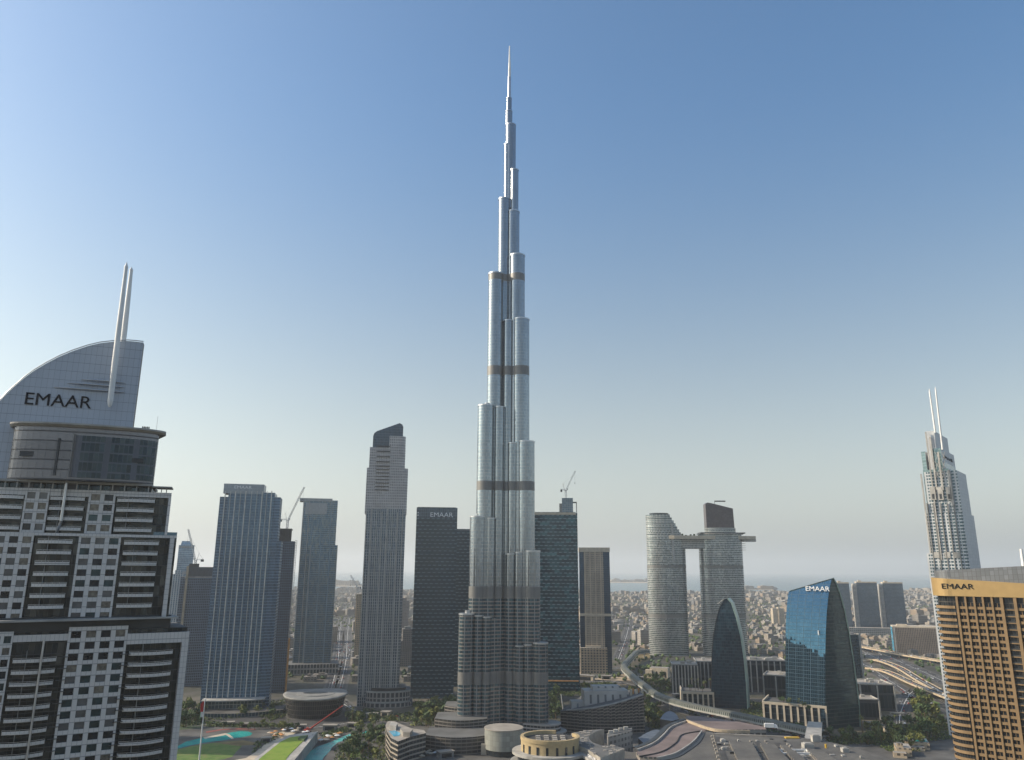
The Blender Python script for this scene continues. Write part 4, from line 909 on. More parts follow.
# ------------------------------------------------------------------ slender hotel tower with twin masts behind the gold one
def mast_tower():
    s = Site(953, 560, 850, -40); r = site_root('twin_mast_tower', s, 'slender stepped grey tower with twin masts rising behind the gold stone hotel', 'hotel tower')
    bal = facade('balcony_front', (.05, .1, .13), (.5, .52, .53), .2, .42, .15, .4, .7, .03, glass2=(.1, .15, .17), every=3, evw=.18)
    pan = facade('grey_panels', (.44, .46, .48), (.34, .36, .38), .04, .05, .45, .1, .15, .0, frough=.6)
    grn = facade('pale_green_glass', (.17, .25, .26), (.3, .36, .36), .06, .12, .12, .5, .4, .02)
    mats = [pan, M['roof_grey'], bal, grn]
    # the corner seen at x ~ 957: front (left) face runs along -x of the site plane, right face runs back
    xl = lambda px, py: s.x(px, py)
    def tier(name, pl, pc, pr, yt, yref, dz=0, zb=0.0, fm=2, rm=0, bay=3.2):
        x0, x1 = xl(pl, yref), xl(pc, yref); z = s.z(pc, yt)
        # depth of the right face from the picture: walk back until it shows at pr
        dd = 0
        for k in range(300):
            dd = k * .25; p = s.o + s.e * x1 + s.n * dd; fw = p.y * math.cos(PITCH) + (s.z(pc, yref) - CAM_H) * math.sin(PITCH)
            if 512 + F * p.x / fw >= pr: break
        b = MB(); q = [(x0, dz), (x1, dz), (x1, dd), (x0, dd)]
        for k in range(4):
            a, c = q[k], q[(k + 1) % 4]; nb = max(1, round(math.dist(a, c) / bay)); m = fm if k == 0 else rm
            b.face([(a[0], a[1], zb), (c[0], c[1], zb), (c[0], c[1], z), (a[0], a[1], z)], [(0, zb / 3.5), (nb, zb / 3.5), (nb, z / 3.5), (0, z / 3.5)], m)
        b.face([(x, y, z) for x, y in q], None, 1); b.build(name, mats, r)
        return x0, x1, z, dd
    t1 = tier('lower_body', 927, 963, 987.5, 553, 556)
    t2 = tier('middle_body', 924.5, 961, 979.5, 512, 514, .8, rm=0)
    t3 = tier('upper_body', 924, 957, 967, 470, 475, 1.6, rm=0); tier('right_bay', 938, 956, 973, 497, 499, 5, fm=3, rm=3); tier('right_bay', 938, 955, 970, 483, 485, 9, fm=0, rm=0)
    t4 = tier('shoulder', 923.5, 949.5, 968.5, 468, 480, 2.2, 0, 3, 0)
    t5 = tier('sign_block', 932, 941.5, 962.5, 447.5, 460, 3, t4[2] - 30, 3, 0)
    t6 = tier('top_slab', 926, 934.5, 955, 430, 440, 4, t4[2] - 30, 0, 0)
    t7 = tier('side_blade', 921.2, 925.5, 931, 451, 460, 3, 0, 3, 0)
    def fin(px0, yt, px1, yb, d, w, nm='pale_fin', m='pale_concrete'):
        a, c = s.q(px0, yt, d), s.q(px1, yb, d); b = MB(); b.box(a[0] - w, a[0] + w, d - .8, d + .6, c[1], a[1]); return b.build(nm, M[m], r)
    fin(925.5, 432, 927, 560, 0, .6); fin(930, 437, 934, 490, 0, .8); fin(938, 452, 943, 490, -.4, .9); fin(948.5, 470, 952, 505, -.4, 1.2); fin(921, 474, 924, 556, 1, .7)
    for px in (933, 940.5, 949): 
        a = s.q(px, 494, -1); b = MB(); b.box(a[0] - 2.6, a[0] + 2.6, -1.2, 1, s.z(px, 500), s.z(px, 487)); b.box(a[0] - 1.2, a[0] + 1.2, -1.3, -1.15, s.z(px, 499), s.z(px, 494), 1); b.build('tan_portal', [M['pale_concrete'], M['dark_metal']], r)
    for px in (937, 947.5, 957): 
        a = s.q(px, 556, -1); b = MB(); b.box(a[0] - 2.8, a[0] + 2.8, -.9, 1, s.z(px, 558), s.z(px, 552)); b.build('tan_band', M['pale_concrete'], r)
    for px0, px1 in ((934.6, 940.2), (941.5, 946)):
        b = MB()
        for k in range(3):
            a = s.q(px0, 452 + k * 9, -.8); c = s.q(px1, 460 + k * 9, -.8); b.tube((a[0], -.8, a[1]), (c[0], -.8, c[1]), .28, n=5); b.tube((c[0], -.8, a[1]), (a[0], -.8, c[1]), .28, n=5)
        b.build('cross_bracing', M['pale_concrete'], r)
    for px in (930, 936.5, 943.5, 950.5, 957):
        a = s.q(px, 530, -.5); b = MB(); b.box(a[0] - .5, a[0] + .5, -.9, .8, 0, s.z(px, 503)); b.build('rib', M['concrete'], r)
    p = s.o; 
    # lettering on the right face
    x1, z = t5[1], t5[2]; 
    text('lettering', 'EMAAR', r, (x1 + .25, t5[3] * .5, s.z(951, 454.5)), 5.2, M['black_sign'], t5[3] * .7 / 17.5, rz=rad(90), ext=.1)
    b = MB(); b.box(x1, x1 + .3, t5[3] * .12, t5[3] * .9, s.z(952, 466), s.z(952, 460)); b.build('strip_window', M['blue_glass'], r)
    b = MB(); x1 = t4[1]; b.box(x1, x1 + .3, t4[3] * .2, t4[3] * .5, s.z(955, 500), s.z(955, 471)); b.build('strip_window', M['blue_glass'], r)
    for (xt, yt, xb, yb, xm) in ((929.2, 388.5, 935, 430, 0), (935.2, 386.5, 942.3, 447, 0)):
        a, c = s.q(xt, yt, 3), s.q(xb, yb, 3); b = MB(); b.tube((c[0], 3, c[1] - 3), ((a[0] + c[0]) / 2, 3, (a[1] + c[1]) / 2), 1.05, .95, 12); b.tube(((a[0] + c[0]) / 2, 3, (a[1] + c[1]) / 2), (a[0], 3, a[1] - 4), .95, .8, 12); b.tube((a[0], 3, a[1] - 4), (a[0], 3, a[1]), .8, .1, 12); b.build('mast', M['white_paint'], r)
mast_tower()

# ------------------------------------------------------------------ hotel slabs and mid-rise offices to the right
def right_blocks():
    g = facade('slab_front', (.04, .09, .14), (.12, .16, .2), .18, .2, .12, .55, .9, .03, glass2=(.16, .21, .24))
    side = M['pale_concrete']
    for i, (a, c, e, yt, lab) in enumerate(((838, 850, 851, 581.5, 'grey blue slab tower half hidden behind the wedge glass tower'), (855, 858.5, 879, 581, 'grey blue slab tower standing between two like it'), (881.5, 885, 905, 581.5, 'grey blue slab tower nearest the gold hotel of three in a row'))):
        s = Site((a + e) / 2, 605, 2230, -10); r = site_root('slab_tower', s, lab, 'slab tower', 'three slab towers in a row')
        if i == 0: o, x0, x1, z = slab(s, r, 'front', [g, M['roof_pale']], 838, 851, yt + 2, 605, 0, 22, 3)
        else:
            o, x0, x1, z = slab(s, r, 'front', [g, M['roof_pale']], c, e, yt + 2, 605, 0, 22, 3); b = MB(); xa = s.x(a, 605, 3); b.box(xa, x0, 2, 24, 0, z - 2); b.build('pale_end', side, r)
        b = MB(); b.box(x0, x1, -.6, 22.5, z, z + 3.5); b.box(x0 + 6, x0 + 14, 6, 14, z + 3.5, z + 7); b.build('cornice', M['stone'], r)
    s = Site(870, 630, 2150, -10); r = site_root('podium_block', s, 'long low grey podium block under the row of slab towers', 'building')
    pm = facade('podium_dark', (.08, .11, .13), (.28, .28, .27), .2, .3, .2, .4, .6, .02); slab(s, r, 'body', [pm, M['roof_pale']], 834, 905, 628, 632, 0, 30, 5, 4.5)
    s = Site(912, 640, 1660, -20); r = site_root('brown_slab', s, 'wide brown slatted slab building with a pale roof beside the motorway', 'building')
    w = facade('slatted_front', (.05, .05, .05), (.25, .2, .16), .35, .12, .3, .2, .5, .01); o, x0, x1, z = slab(s, r, 'body', [w, M['roof_pale']], 893.5, 945, 628, 640, 0, 40, 3.2, 3.6)
    b = MB(); b.box(x0 + 1, x1, 2, 38, z, z + 3); b.box(x0 + 10, x0 + 30, 8, 20, z + 3, z + 6); b.build('roof_parapet', M['stone'], r)
    b = MB(); b.box(x0 - .6, x0 + .1, .4, 30, 6, z + 1); b.build('blue_banner', M['pool_blue'], r)
    b = MB(); b.box(x0 + 2.4, x0 + 5, -.5, .3, 0, z + 1.5); b.build('pale_pier', M['pale_concrete'], r)
    s = Site(777, 620, 2480, -6); r = site_root('pale_slab', s, 'small cream slab block left of the wedge glass tower', 'building')
    w = facade('cream_flats', (.2, .18, .15), (.5, .43, .33), .5, .4, .4, .1, .4, .0); slab(s, r, 'body', [w, M['roof_pale']], 773.5, 785, 608.5, 620, 0, 30, 4, 3.6); slab(s, r, 'stair_fin', [M['stone'], M['roof_pale']], 779, 780.5, 607.5, 620, -2, 20, 4, 3.6)
    s = Site(858, 650, 1120, 30); r = site_root('teal_annex', s, 'narrow dark teal glass block right behind the wedge glass tower', 'building')
    w = facade('annex_glass', (.03, .06, .08), (.05, .09, .11), .08, .12, .08, .6, .6, .03); slab(s, r, 'body', [w, M['roof_grey']], 848, 861.5, 634.5, 655, 0, 26, 3, 3.8); slab(s, r, 'edge_fin', [M['pale_concrete'], M['roof_grey']], 860.6, 862.3, 633.5, 655, -.6, 3, 3, 3.8)
    # office blocks with pale piers
    pr = facade('piered_offices', (.03, .045, .055), (.38, .35, .3), .26, .08, .1, .4, .5, .03)
    gl = facade('office_glass', (.018, .03, .04), (.04, .05, .06), .08, .15, .08, .3, .7, .03)
    rp = M['roof_pale']
    def block(px0, px1, yt, Y, rz, dep, lab, mat=pr, fins=0, roof=rp, yref=None, nm='office_block', plant=2, bay=4.5, fl=18):
        s = Site((px0 + px1) / 2, yref or yt + 12, Y, rz); r = site_root(nm, s, lab, 'office block')
        o, x0, x1, z = slab(s, r, 'body', [mat, roof], px0, px1, yt, yref or yt + 12, 0, dep, bay, fl)
        b = MB(); t = .5; b.box(x0 - .3, x1 + .3, -.3, t, z, z + 1.3); b.box(x0 - .3, x0 + t, t, dep, z, z + 1.3); b.box(x1 - t, x1 + .3, t, dep, z, z + 1.3); b.box(x0 + t, x1 - t, dep - t, dep, z, z + 1.3); b.build('parapet', M['pale_concrete'], r)
        rr = random.Random(int(px0 * 10)); b = MB()
        for k in range(plant):
            w = (x1 - x0); xx = x0 + w * (.15 + .6 * rr.random()); yy = dep * (.2 + .5 * rr.random()); l = w * .12 + 3 * rr.random(); b.box(xx, xx + l, yy, yy + l * .7, z, z + 2.2 + 2 * rr.random())
        if plant: b.build('roof_plant', M['pale_concrete'], r)
        for k in range(fins + 1 if fins else 0):
            xx = x0 + (x1 - x0) * k / fins; b = MB(); b.box(xx - .8, xx + .8, -1.4, .3, 0, z - .6); b.build('pier', M['pale_concrete'], r)
        return r, s, x0, x1, z
    block(672.5, 698, 665, 1135, -8, 40, 'pale piered office block left of the pointed arch tower', gl, 8)
    block(697, 716, 662, 1160, -8, 46, 'recessed dark office block tucked behind the pointed arch tower', gl, 5)
    block(745, 787, 661, 1150, -8, 46, 'wide office block with a cluttered pale roof between the two pointed towers', gl, 7, plant=5)
    block(764, 789, 676, 1040, -25, 40, 'glass office block with a side wall of ladders left of the wedge tower', gl, 2)
    block(861, 895, 685, 1010, -8, 50, 'dark glass office block with pale corner frames beside the wedge tower', gl, 2, plant=4)
    block(857, 880, 700, 950, -8, 30, 'lower dark glass office block stepped in front of its taller neighbour', gl, 1, plant=1)
    # podiums with white piers and roof gardens
    for a, c, yt, Y, rz, lab in ((682.5, 713.5, 690, 1015, -10, 'podium with white piers and roof palms below the pointed arch tower'), (764, 826, 702, 905, -26, 'podium with white piers and a roof garden below the wedge tower')):
        s = Site((a + c) / 2, yt + 10, Y, rz); r = site_root('garden_podium', s, lab, 'podium')
        o, x0, x1, z = slab(s, r, 'body', [gl, M['paving']], a, c, yt + 3, yt + 10, .8, 46, 3, 6)
        n = 6 if a < 700 else 9
        for k in range(n + 1):
            xx = x0 + (x1 - x0) * k / n; b = MB(); b.box(xx - 1.0, xx + 1.0, -.4, 1.0, 0, z - 1.2); b.build('pier', M['stone'], r)
        b = MB(); b.box(x0 - 1.1, x1 + 1.1, -.5, 1.2, z - 1.2, z + 1.4); b.box(x0 - 1.4, x0 + .1, 1.2, 46, 0, z + 2.4); b.build('stone_frame', M['stone'], r)
        b = MB(); b.box(x0 + 2, x0 + 18, 4, 8, z, z + .5); b.build('roof_lawn', M['grass'], r)
    for a, c, yt, Y, lab in ((861, 879, 721, 925, 'open pale frame portico at the foot of the lower dark office block'), (890, 904, 712, 985, 'open pale frame portico at the corner of the dark office block')):
        s = Site((a + c) / 2, yt + 8, Y, -8); r = site_root('portico', s, lab, 'portico'); x0, x1, z = s.x(a, yt), s.x(c, yt), s.z(a, yt)
        b = MB(); b.box(x0, x1, -1, 1, z - 1.6, z); b.build('beam', M['pale_concrete'], r)
        for k in range(4): xx = x0 + (x1 - x0 - 1.4) * k / 3; b = MB(); b.box(xx, xx + 1.4, -.7, .7, 0, z - 1.6); b.build('column', M['pale_concrete'], r)
    # cream villa like block and others in the middle distance
    s = Site(660, 672, 1290, -20); r = site_root('arched_block', s, 'low cream block with arched openings in front of the oval twin towers', 'building')
    o, x0, x1, z = slab(s, r, 'body', [M['stone'], M['roof_pale']], 650, 668, 668, 678, 0, 18, 4, 4)
    for k in range(4):
        xx = x0 + 4 + k * (x1 - x0 - 8) / 3; b = MB(); b.wallpoly([(xx - 1.6, 1), (xx + 1.6, 1), (xx + 1.6, z * .5), (xx + 1, z * .62), (xx, z * .68), (xx - 1, z * .62), (xx - 1.6, z * .5)], -.15, .05); b.build('arch', M['dark_metal'], r)
    b = MB(); b.box(x0 - 6, x0 + 4, -6, 4, 0, z * .8); b.build('entrance_wing', M['stone'], r)
right_blocks()
# ------------------------------------------------------------------ flat ground works: roads, paths, water, lawns
def sheet(name, pts, mat, z=.06, kind='structure', th=0.0):
    b = MB(); q = [tuple(G(x, y, z)[:2]) for x, y in pts]
    a = sum(q[i][0] * q[(i + 1) % len(q)][1] - q[(i + 1) % len(q)][0] * q[i][1] for i in range(len(q)))
    if a < 0: q.reverse()
    if th: b.prism(q, z - th, z)
    else: b.face([(x, y, z) for x, y in q])
    return tag(b.build(name, mat), kind=kind)
def smooth_line(pts, n=6):
    out = []
    for i in range(len(pts) - 1):
        p0, p1, p2, p3 = pts[max(i - 1, 0)], pts[i], pts[i + 1], pts[min(i + 2, len(pts) - 1)]
        for k in range(n):
            t = k / n; out.append(.5 * ((2 * p1) + (p2 - p0) * t + (2 * p0 - 5 * p1 + 4 * p2 - p3) * t * t + (3 * p1 - p0 - 3 * p2 + p3) * t ** 3))
    return out + [pts[-1]]
def offs(line, d):
    o = []
    for i, p in enumerate(line):
        t = (line[min(i + 1, len(line) - 1)] - line[max(i - 1, 0)]); t = Vector((t.x, t.y, 0)).normalized(); o.append(p + Vector((-t.y, t.x, 0)) * d)
    return o
def strip(b, line, d0, d1, z, m=0, th=0.0):
    A_, B_ = offs(line, d0), offs(line, d1)
    for i in range(len(line) - 1):
        p = [A_[i], B_[i], B_[i + 1], A_[i + 1]]; q = [(v.x, v.y, v.z + z) for v in p]
        if d1 > d0: q.reverse()
        b.face(q, None, m)
        if th:
            for (u, w) in ((q[0], q[3]), (q[2], q[1])) if True else ():
                b.face([u, w, (w[0], w[1], w[2] - th), (u[0], u[1], u[2] - th)], None, m)
def inside(p, poly):
    ins = False; j = len(poly) - 1
    for i in range(len(poly)):
        xi, yi = poly[i]; xj, yj = poly[j]
        if (yi > p[1]) != (yj > p[1]) and p[0] < (xj - xi) * (p[1] - yi) / (yj - yi) + xi: ins = not ins
        j = i
    return ins
ROADS = []
M['paint'] = plain('road_paint', (.7, .7, .66), .7, 0, .1)
def road(name, pts, w, h=None, lanes=4, parapet=0.0, kerb=True):
    h = h or [0] * len(pts)
    line = smooth_line([G(x, y, z) for (x, y), z in zip(pts, h)]); b = MB(); el = max(h) > 0
    strip(b, line, -w / 2, w / 2, .1, 0, 1.6 if el else 0)
    for sg in (-1, 1):
        if parapet: strip(b, line, sg * w / 2, sg * (w / 2 + .8), .1 + parapet, 1, parapet + 1.6)
        elif kerb: strip(b, line, sg * w / 2, sg * (w / 2 + 3.5), .25, 1, .2)
    strip(b, line, -.35, .35, .115, 2)
    for k in range(1, lanes // 2):
        for sg in (-1, 1):
            o = offs(line, sg * k * w / lanes)
            for i in range(0, len(o) - 1, 2): strip(b, o[i:i + 2], -.12, .12, .115, 2)
    if el:
        for i in range(2, len(line) - 1, 5):
            p = line[i]
            if p.z > 2: b.prism(circle(p.x, p.y, 1.1, 8), 0, p.z - 1.5, 1)
    o = b.build(name, [M['asphalt'], M['kerb'] if parapet else M['paving'], M['paint']]); tag(o, kind='structure'); ROADS.append((line, w)); return line
def water_and_grass():
    n = N('pool_water'); z = n.noise(.06, 4); c = n.ramp(z.outputs[0], [(.35, (.015, .3, .3)), (.55, (.035, .42, .38)), (.7, (.06, .5, .43))]); n.put(n.b.inputs['Base Color'], c); n.b.inputs['Roughness'].default_value = .08
    w = n.noise(.9, 3); bp = n.new('Bump'); bp.inputs['Strength'].default_value = .35; bp.inputs['Distance'].default_value = .4; n.link(w.outputs[0], bp.inputs['Height']); n.link(bp.outputs[0], n.b.inputs['Normal']); M['turquoise'] = n.mat
    for key, a, b_, d in (('grass', (.05, .12, .015), (.1, .17, .025), (.15, .15, .05)), ('bright_lawn', (.12, .21, .015), (.17, .26, .02), (.2, .24, .04))):
        n = N(key + '_mown'); z = n.noise(.12, 6); c = n.ramp(z.outputs[0], [(.32, a), (.52, b_), (.72, d)]); n.put(n.b.inputs['Base Color'], c); n.b.inputs['Roughness'].default_value = .9; M[key] = n.mat
water_and_grass()
def ground_works():
    sheet('pavement', [(176, 770), (176, 722), (260, 716), (350, 712), (440, 716), (470, 740), (560, 742), (650, 725), (720, 726), (860, 745), (960, 735), (1000, 770)], M['paving'], .05)
    sheet('forecourt', [(186, 724), (206, 706), (284, 698), (350, 706), (352, 722), (300, 728)], M['asphalt'], .07)
    sheet('lake', [(176, 747), (180, 744.8), (186, 741.6), (203, 737.5), (225, 733.4), (240, 731), (249, 731.6), (252.5, 733.4), (250, 735.6), (240, 737.5), (223, 740.4), (203, 742.8), (190, 745.6), (178, 748.6)], M['turquoise'], .1)
    sheet('lake', [(299, 761), (306, 754), (317, 746.6), (326, 743.6), (333, 741), (342, 737), (350, 733.8), (352, 735), (350.6, 737.4), (344, 740.4), (337.5, 742.5), (332.5, 747), (329, 752), (324, 757), (321, 762)], M['turquoise'], .1)
    sheet('pond', [(361.5, 733), (367, 730.8), (368, 731.6), (363, 734)], M['turquoise'], .1)
    sheet('footpath', [(203, 737.6), (214, 735.4), (225, 733.2), (229, 734), (234, 738.2), (232, 739), (226, 735), (205, 738.8)], M['stone'], .14)
    sheet('lawn', [(176, 750), (190, 746.5), (205, 744), (230, 741), (243, 740.3), (247, 742), (243, 744.5), (240, 748), (236, 752), (232, 757), (224, 759), (212, 761), (208, 770), (174, 770)], M['grass'], .1)
    sheet('dry_grass', [(215, 742.8), (243, 740.3), (256, 742.6), (255, 745), (243, 745.4), (238, 746)], M['grass_dry'], .11)
    sheet('footpath', [(258, 736), (274, 733), (268, 741), (262, 747), (254, 753), (246, 758), (232, 760.5), (222, 764), (240, 764), (262, 758), (275, 744), (296, 733), (283, 731.5)], M['stone'], .09)
    sheet('red_path', [(206, 731.4), (222, 729), (240, 728.2), (256, 728.8), (256, 729.8), (240, 729.4), (222, 730.2), (206, 733)], plain('red_paving', (.22, .06, .05), .8), .12)
    sheet('hedge_bed', [(178, 730), (200, 728), (206, 722), (190, 712), (178, 716)], M['leaf2'], .12)
    sheet('lawn', [(346, 752), (360, 750), (361, 757), (347, 758)], M['grass'], .14)
    sheet('lawn', [(612, 683), (626, 684.5), (628, 687), (616, 688)], M['grass_dry'], .14)
    sheet('sand_lot', [(575, 672), (620, 672), (640, 676), (630, 681), (580, 679)], M['kerb'], .08)
    sheet('verge', [(636, 655), (650, 648), (650, 660), (640, 664)], M['grass_dry'], .08)
    sheet('verge', [(916, 695), (940, 703), (940, 712), (920, 704)], M['grass'], .08)
    road('road', [(560, 681), (600, 681.5), (630, 684), (655, 697), (690, 712), (740, 724), (790, 734), (850, 742), (905, 742), (960, 733)], 26, lanes=6)
    road('road', [(290, 690), (330, 696), (360, 712), (420, 716), (450, 708)], 16)
    road('road', [(186, 724), (230, 725), (300, 728), (352, 722), (372, 712)], 14)
    road('road', [(622, 668), (606, 668), (570, 664)], 16)
    road('motorway', [(790, 632), (838, 641), (866, 653), (885, 663), (912, 680), (960, 708)], 24, lanes=8)
    road('motorway', [(800, 630), (845, 640), (880, 653), (905, 664), (930, 675), (970, 694)], 24, lanes=8)
    road('motorway', [(770, 645), (830, 655), (865, 665), (890, 681), (940, 713)], 18, lanes=6)
    road('flyover', [(820, 641), (848, 644.5), (872, 648.5), (905, 655), (945, 661.5), (1010, 672)], 12, [7] * 6, 2, 1.1)
    road('flyover', [(855, 662), (876, 660), (898, 667), (920, 680), (960, 702)], 11, [0, 4, 8, 8, 5], 2, 1.0)
    road('flyover', [(862, 668), (885, 671), (915, 684), (955, 700)], 11, [0, 3, 7, 7], 2, 1.0)
    road('road', [(905, 742), (900, 715), (915, 690), (945, 690)], 14)
    for px in (338, 346): road('road', [(px - 10, 700), (px, 660), (px + 2, 630), (px + 6, 605)], 16)
    road('road', [(560, 640), (640, 640), (720, 646), (800, 640)], 18); road('road', [(618, 660), (628, 630), (632, 606), (636, 598)], 18)
ground_works()

# ------------------------------------------------------------------ covered footbridge to the mall
def footbridge():
    r = root('footbridge', (0, 0, 0), 0, 'long covered footbridge winding from the oval towers towards the mall roof', 'footbridge')
    pts = [(648, 652), (637, 653.5), (630, 660), (624, 668), (632, 677), (645, 687.5), (660, 698), (690, 707.5), (740, 718), (790, 729), (826, 736.5)]
    h = [11] * len(pts); line = smooth_line([G(x, y, z) for (x, y), z in zip(pts, h)], 5)
    skin = plain('walkway_roof', (.12, .125, .105), .5, .3, .2, .2); glass = facade('walkway_glass', (.1, .12, .12), (.3, .32, .29), .25, .2, .2, .4, .5, .02)
    b = MB(); w = 5.0
    prof = [(-w, 0), (-w, 3.6), (-w * .6, 5.2), (0, 5.7), (w * .6, 5.2), (w, 3.6), (w, 0)]
    rows = [[o + Vector((0, 0, z)) for o in offs(line, d)] for d, z in prof]
    for j in range(len(prof) - 1):
        for i in range(len(line) - 1):
            b.face([rows[j][i], rows[j][i + 1], rows[j + 1][i + 1], rows[j + 1][i]], [(i * 5, 0), (i * 5 + 5, 0), (i * 5 + 5, 1), (i * 5, 1)], 1 if j in (0, 5) else 0)
    b.build('walkway', [skin, glass], r)
    b = MB(); strip(b, line, -w - .4, w + .4, 0, 0, 1.2); b.build('deck', M['pale_concrete'], r)
    for i in range(2, len(line) - 2, 5):
        p = line[i]; b = MB(); b.prism(circle(p.x, p.y, 1.2, 10), 0, p.z - 1.1, 0); b.build('column', M['concrete'], r)
footbridge()

# ------------------------------------------------------------------ low buildings round the foot of the tall tower
BAND = facade('banded_dark_front', (.03, .035, .04), (.2, .18, .16), .06, .32, .2, .35, .6, .02, glass2=(.1, .095, .085))
def low_rise():
    # long louvred annex right of the tower
    r = root('louvred_annex', (0, 0, 0), 0, 'long dark louvred building like a ship with a white stepped roof terrace', 'building')
    a = G(560.5, 731); c = G(645, 733); base = []; topz = []; n = 14
    for i in range(n + 1):
        t = i / n; p = a.lerp(c, t); bow = 13 * math.sin(math.pi * min(t * 1.05, 1)) ; base.append((p.x, p.y - bow)); topz.append(20 + 17 * t ** 1.3)
    back = [(c.x + 2, c.y + 45), (a.x + 30, a.y + 62)]; zb = [37, 30]
    ring0 = [(x, y, 0) for x, y in base] + [(x, y, 0) for x, y in back]; ring1 = [(x, y, z) for (x, y), z in zip(base, topz)] + [(back[0][0], back[0][1], 37), (back[1][0], back[1][1], 27)]
    b = MB(); b.loft([ring0, ring1], 0, False, True, 1, 4, 3.0); b.build('body', [BAND, M['roof_grey']], r)
    b = MB()
    for i in range(2, n + 1):
        p, q = base[i - 1], base[i]; z0, z1 = topz[i - 1], topz[i]
        b.face([(p[0], p[1] + 1, z0), (q[0], q[1] + 1, z1), (q[0], q[1] + 1, z1 + 1.3), (p[0], p[1] + 1, z0 + 1.3)]); b.face([(p[0], p[1] + 1, z0 + 1.3), (q[0], q[1] + 1, z1 + 1.3), (q[0], q[1] + 3, z1 + 1.3), (p[0], p[1] + 3, z0 + 1.3)])
    b.build('parapet', M['pale_concrete'], r)
    wp = facade('white_penthouse', (.1, .11, .12), (.4, .385, .36), .72, .5, .3, .1, .5, .0)
    e = (Vector(base[-1]) - Vector(base[4])).normalized(); nn = Vector((-e.y, e.x))
    o = Vector(base[4]) + nn * 14
    for l0, l1, d0, d1, z0, z1 in ((2, 52, 0, 22, 22, 40), (12, 44, 4, 18, 40, 44), (-12, 4, 2, 16, 20, 29)):
        p = [o + e * l0 + nn * d0, o + e * l1 + nn * d0, o + e * l1 + nn * d1, o + e * l0 + nn * d1]; b = MB(); b.prism([tuple(q) for q in p], z0, z1, 0, 1, 9, z1 - z0, top=[tuple(o + (Vector(q) - o) * .97 + nn * .8) for q in p]); b.build('penthouse', [wp, M['pale_concrete']], r)
    for k in range(5):
        p = o + e * (54 + 3.2 * k) + nn * (4 + (k * 5) % 9); b = MB(); b.prism(circle(p.x, p.y, 1.4, 8), 33, 40.6, 0); b.build('parasol', M['orange_net'] if k % 2 else M['stone'], r)
    # round pavilion
    c = G(503.5, 757); c.y += 14; r = root('round_pavilion', (c.x, c.y, 0), 0, 'plain round drum building with a flat pale roof below the silver skyscraper', 'building')
    dw = facade('drum_panels', (.27, .28, .25), (.2, .2, .18), .05, .03, .4, .1, .3, .0, frough=.6); R = 18.0; zt = A(503, 728, c.y).z
    b = MB(); b.prism(circle(0, 0, R, 40), 5, zt, 0, 1, 3.2, 4.5, smooth=True, bottom=True); b.build('drum_wall', [dw, M['roof_pale']], r)
    b = MB(); b.prism(circle(0, 0, R + .5, 40), zt, zt + .9, 0, bottom=True); b.build('roof_slab', M['roof_pale'], r); b = MB(); b.prism(circle(0, 0, R * .93, 32), 0, 5, 0, 1, 3, 5); b.build('ground_floor', [M['dark_glass'], M['roof_grey']], r)
    b = MB(); b.box(-R - 3, -R + 2, -6, 0, 0, 9); b.build('entrance_block', M['stone'], r)
    # banded terraces left of the pavilion
    r = root('terraced_residences', (0, 0, 0), 0, 'dark curved banded terraces spreading left of the plain drum building', 'building')
    for k, (x0, x1, y0, z, d) in enumerate(((425, 488, 752, 15, 34), (434, 487, 742, 22, 34), (444, 486, 733, 27, 26))):
        a, c = G(x0, y0), G(x1, y0); n = 12; f = [(a.x + (c.x - a.x) * i / n, a.y - 12 * math.sin(math.pi * i / n)) for i in range(n + 1)]
        b = MB(); b.prism(f + [(c.x, c.y + d), (a.x, a.y + d)], 0, z, 0, 1, 4, 3.2); b.build('terrace', [BAND, M['roof_grey']], r)
    # annex with the roof pool
    r = root('pool_annex', (0, 0, 0), 0, 'curved banded hotel wing with a blue pool on its roof', 'building')
    z = 20.0; pts = [(426, 733), (410, 737), (398, 741.5), (391, 738), (386.5, 731), (385.4, 725), (388, 721), (394, 721), (402, 724.5), (412, 728.5), (424, 730)]
    q = [tuple(G(x, y, z)[:2]) for x, y in pts]; q.reverse()
    if sum(q[i][0] * q[(i + 1) % len(q)][1] - q[(i + 1) % len(q)][0] * q[i][1] for i in range(len(q))) < 0: q.reverse()
    b = MB(); b.prism(q, 0, z, 0, 1, 4, 4); b.build('body', [facade('hotel_wing_bands', (.025, .03, .035), (.34, .3, .25), .04, .36, .2, .3, .6, .02), M['roof_pale']], r)
    def rp(name, pts, mat, z0, z1):
        q = [tuple(G(x, y, z1)[:2]) for x, y in pts]
        if sum(q[i][0] * q[(i + 1) % len(q)][1] - q[(i + 1) % len(q)][0] * q[i][1] for i in range(len(q))) < 0: q.reverse()
        b = MB(); b.prism(q, z0, z1, 0); return b.build(name, mat, r)
    rp('roof_pool', [(389, 731), (395, 730.4), (401, 733), (399, 735.6), (394, 736.2)], M['pool_blue'], z - .5, z + .25)
    rp('roof_pavilion', [(389, 725), (391, 721.6), (398, 723), (396, 726)], M['pale_concrete'], z, z + 4); rp('roof_pavilion', [(400, 728.5), (403, 726), (413, 729), (410, 732.5), (403, 732)], M['roof_pale'], z, z + 4)
    # yellow drum and its sweeping roof
    r = root('drum_hall', (0, 0, 0), 0, 'yellow stone drum hall with a sweeping pale canopy and a patterned grey roof', 'building')
    z = 30.0; c = G(550, 737, z); R = 24.5
    ys = M['yellow_stone']
    b = MB(); b.prism(circle(c.x, c.y, R, 48, R * .92), 0, z - 1.5, 0, 1, smooth=True); b.build('drum_wall', [ys, M['roof_dark']], r)
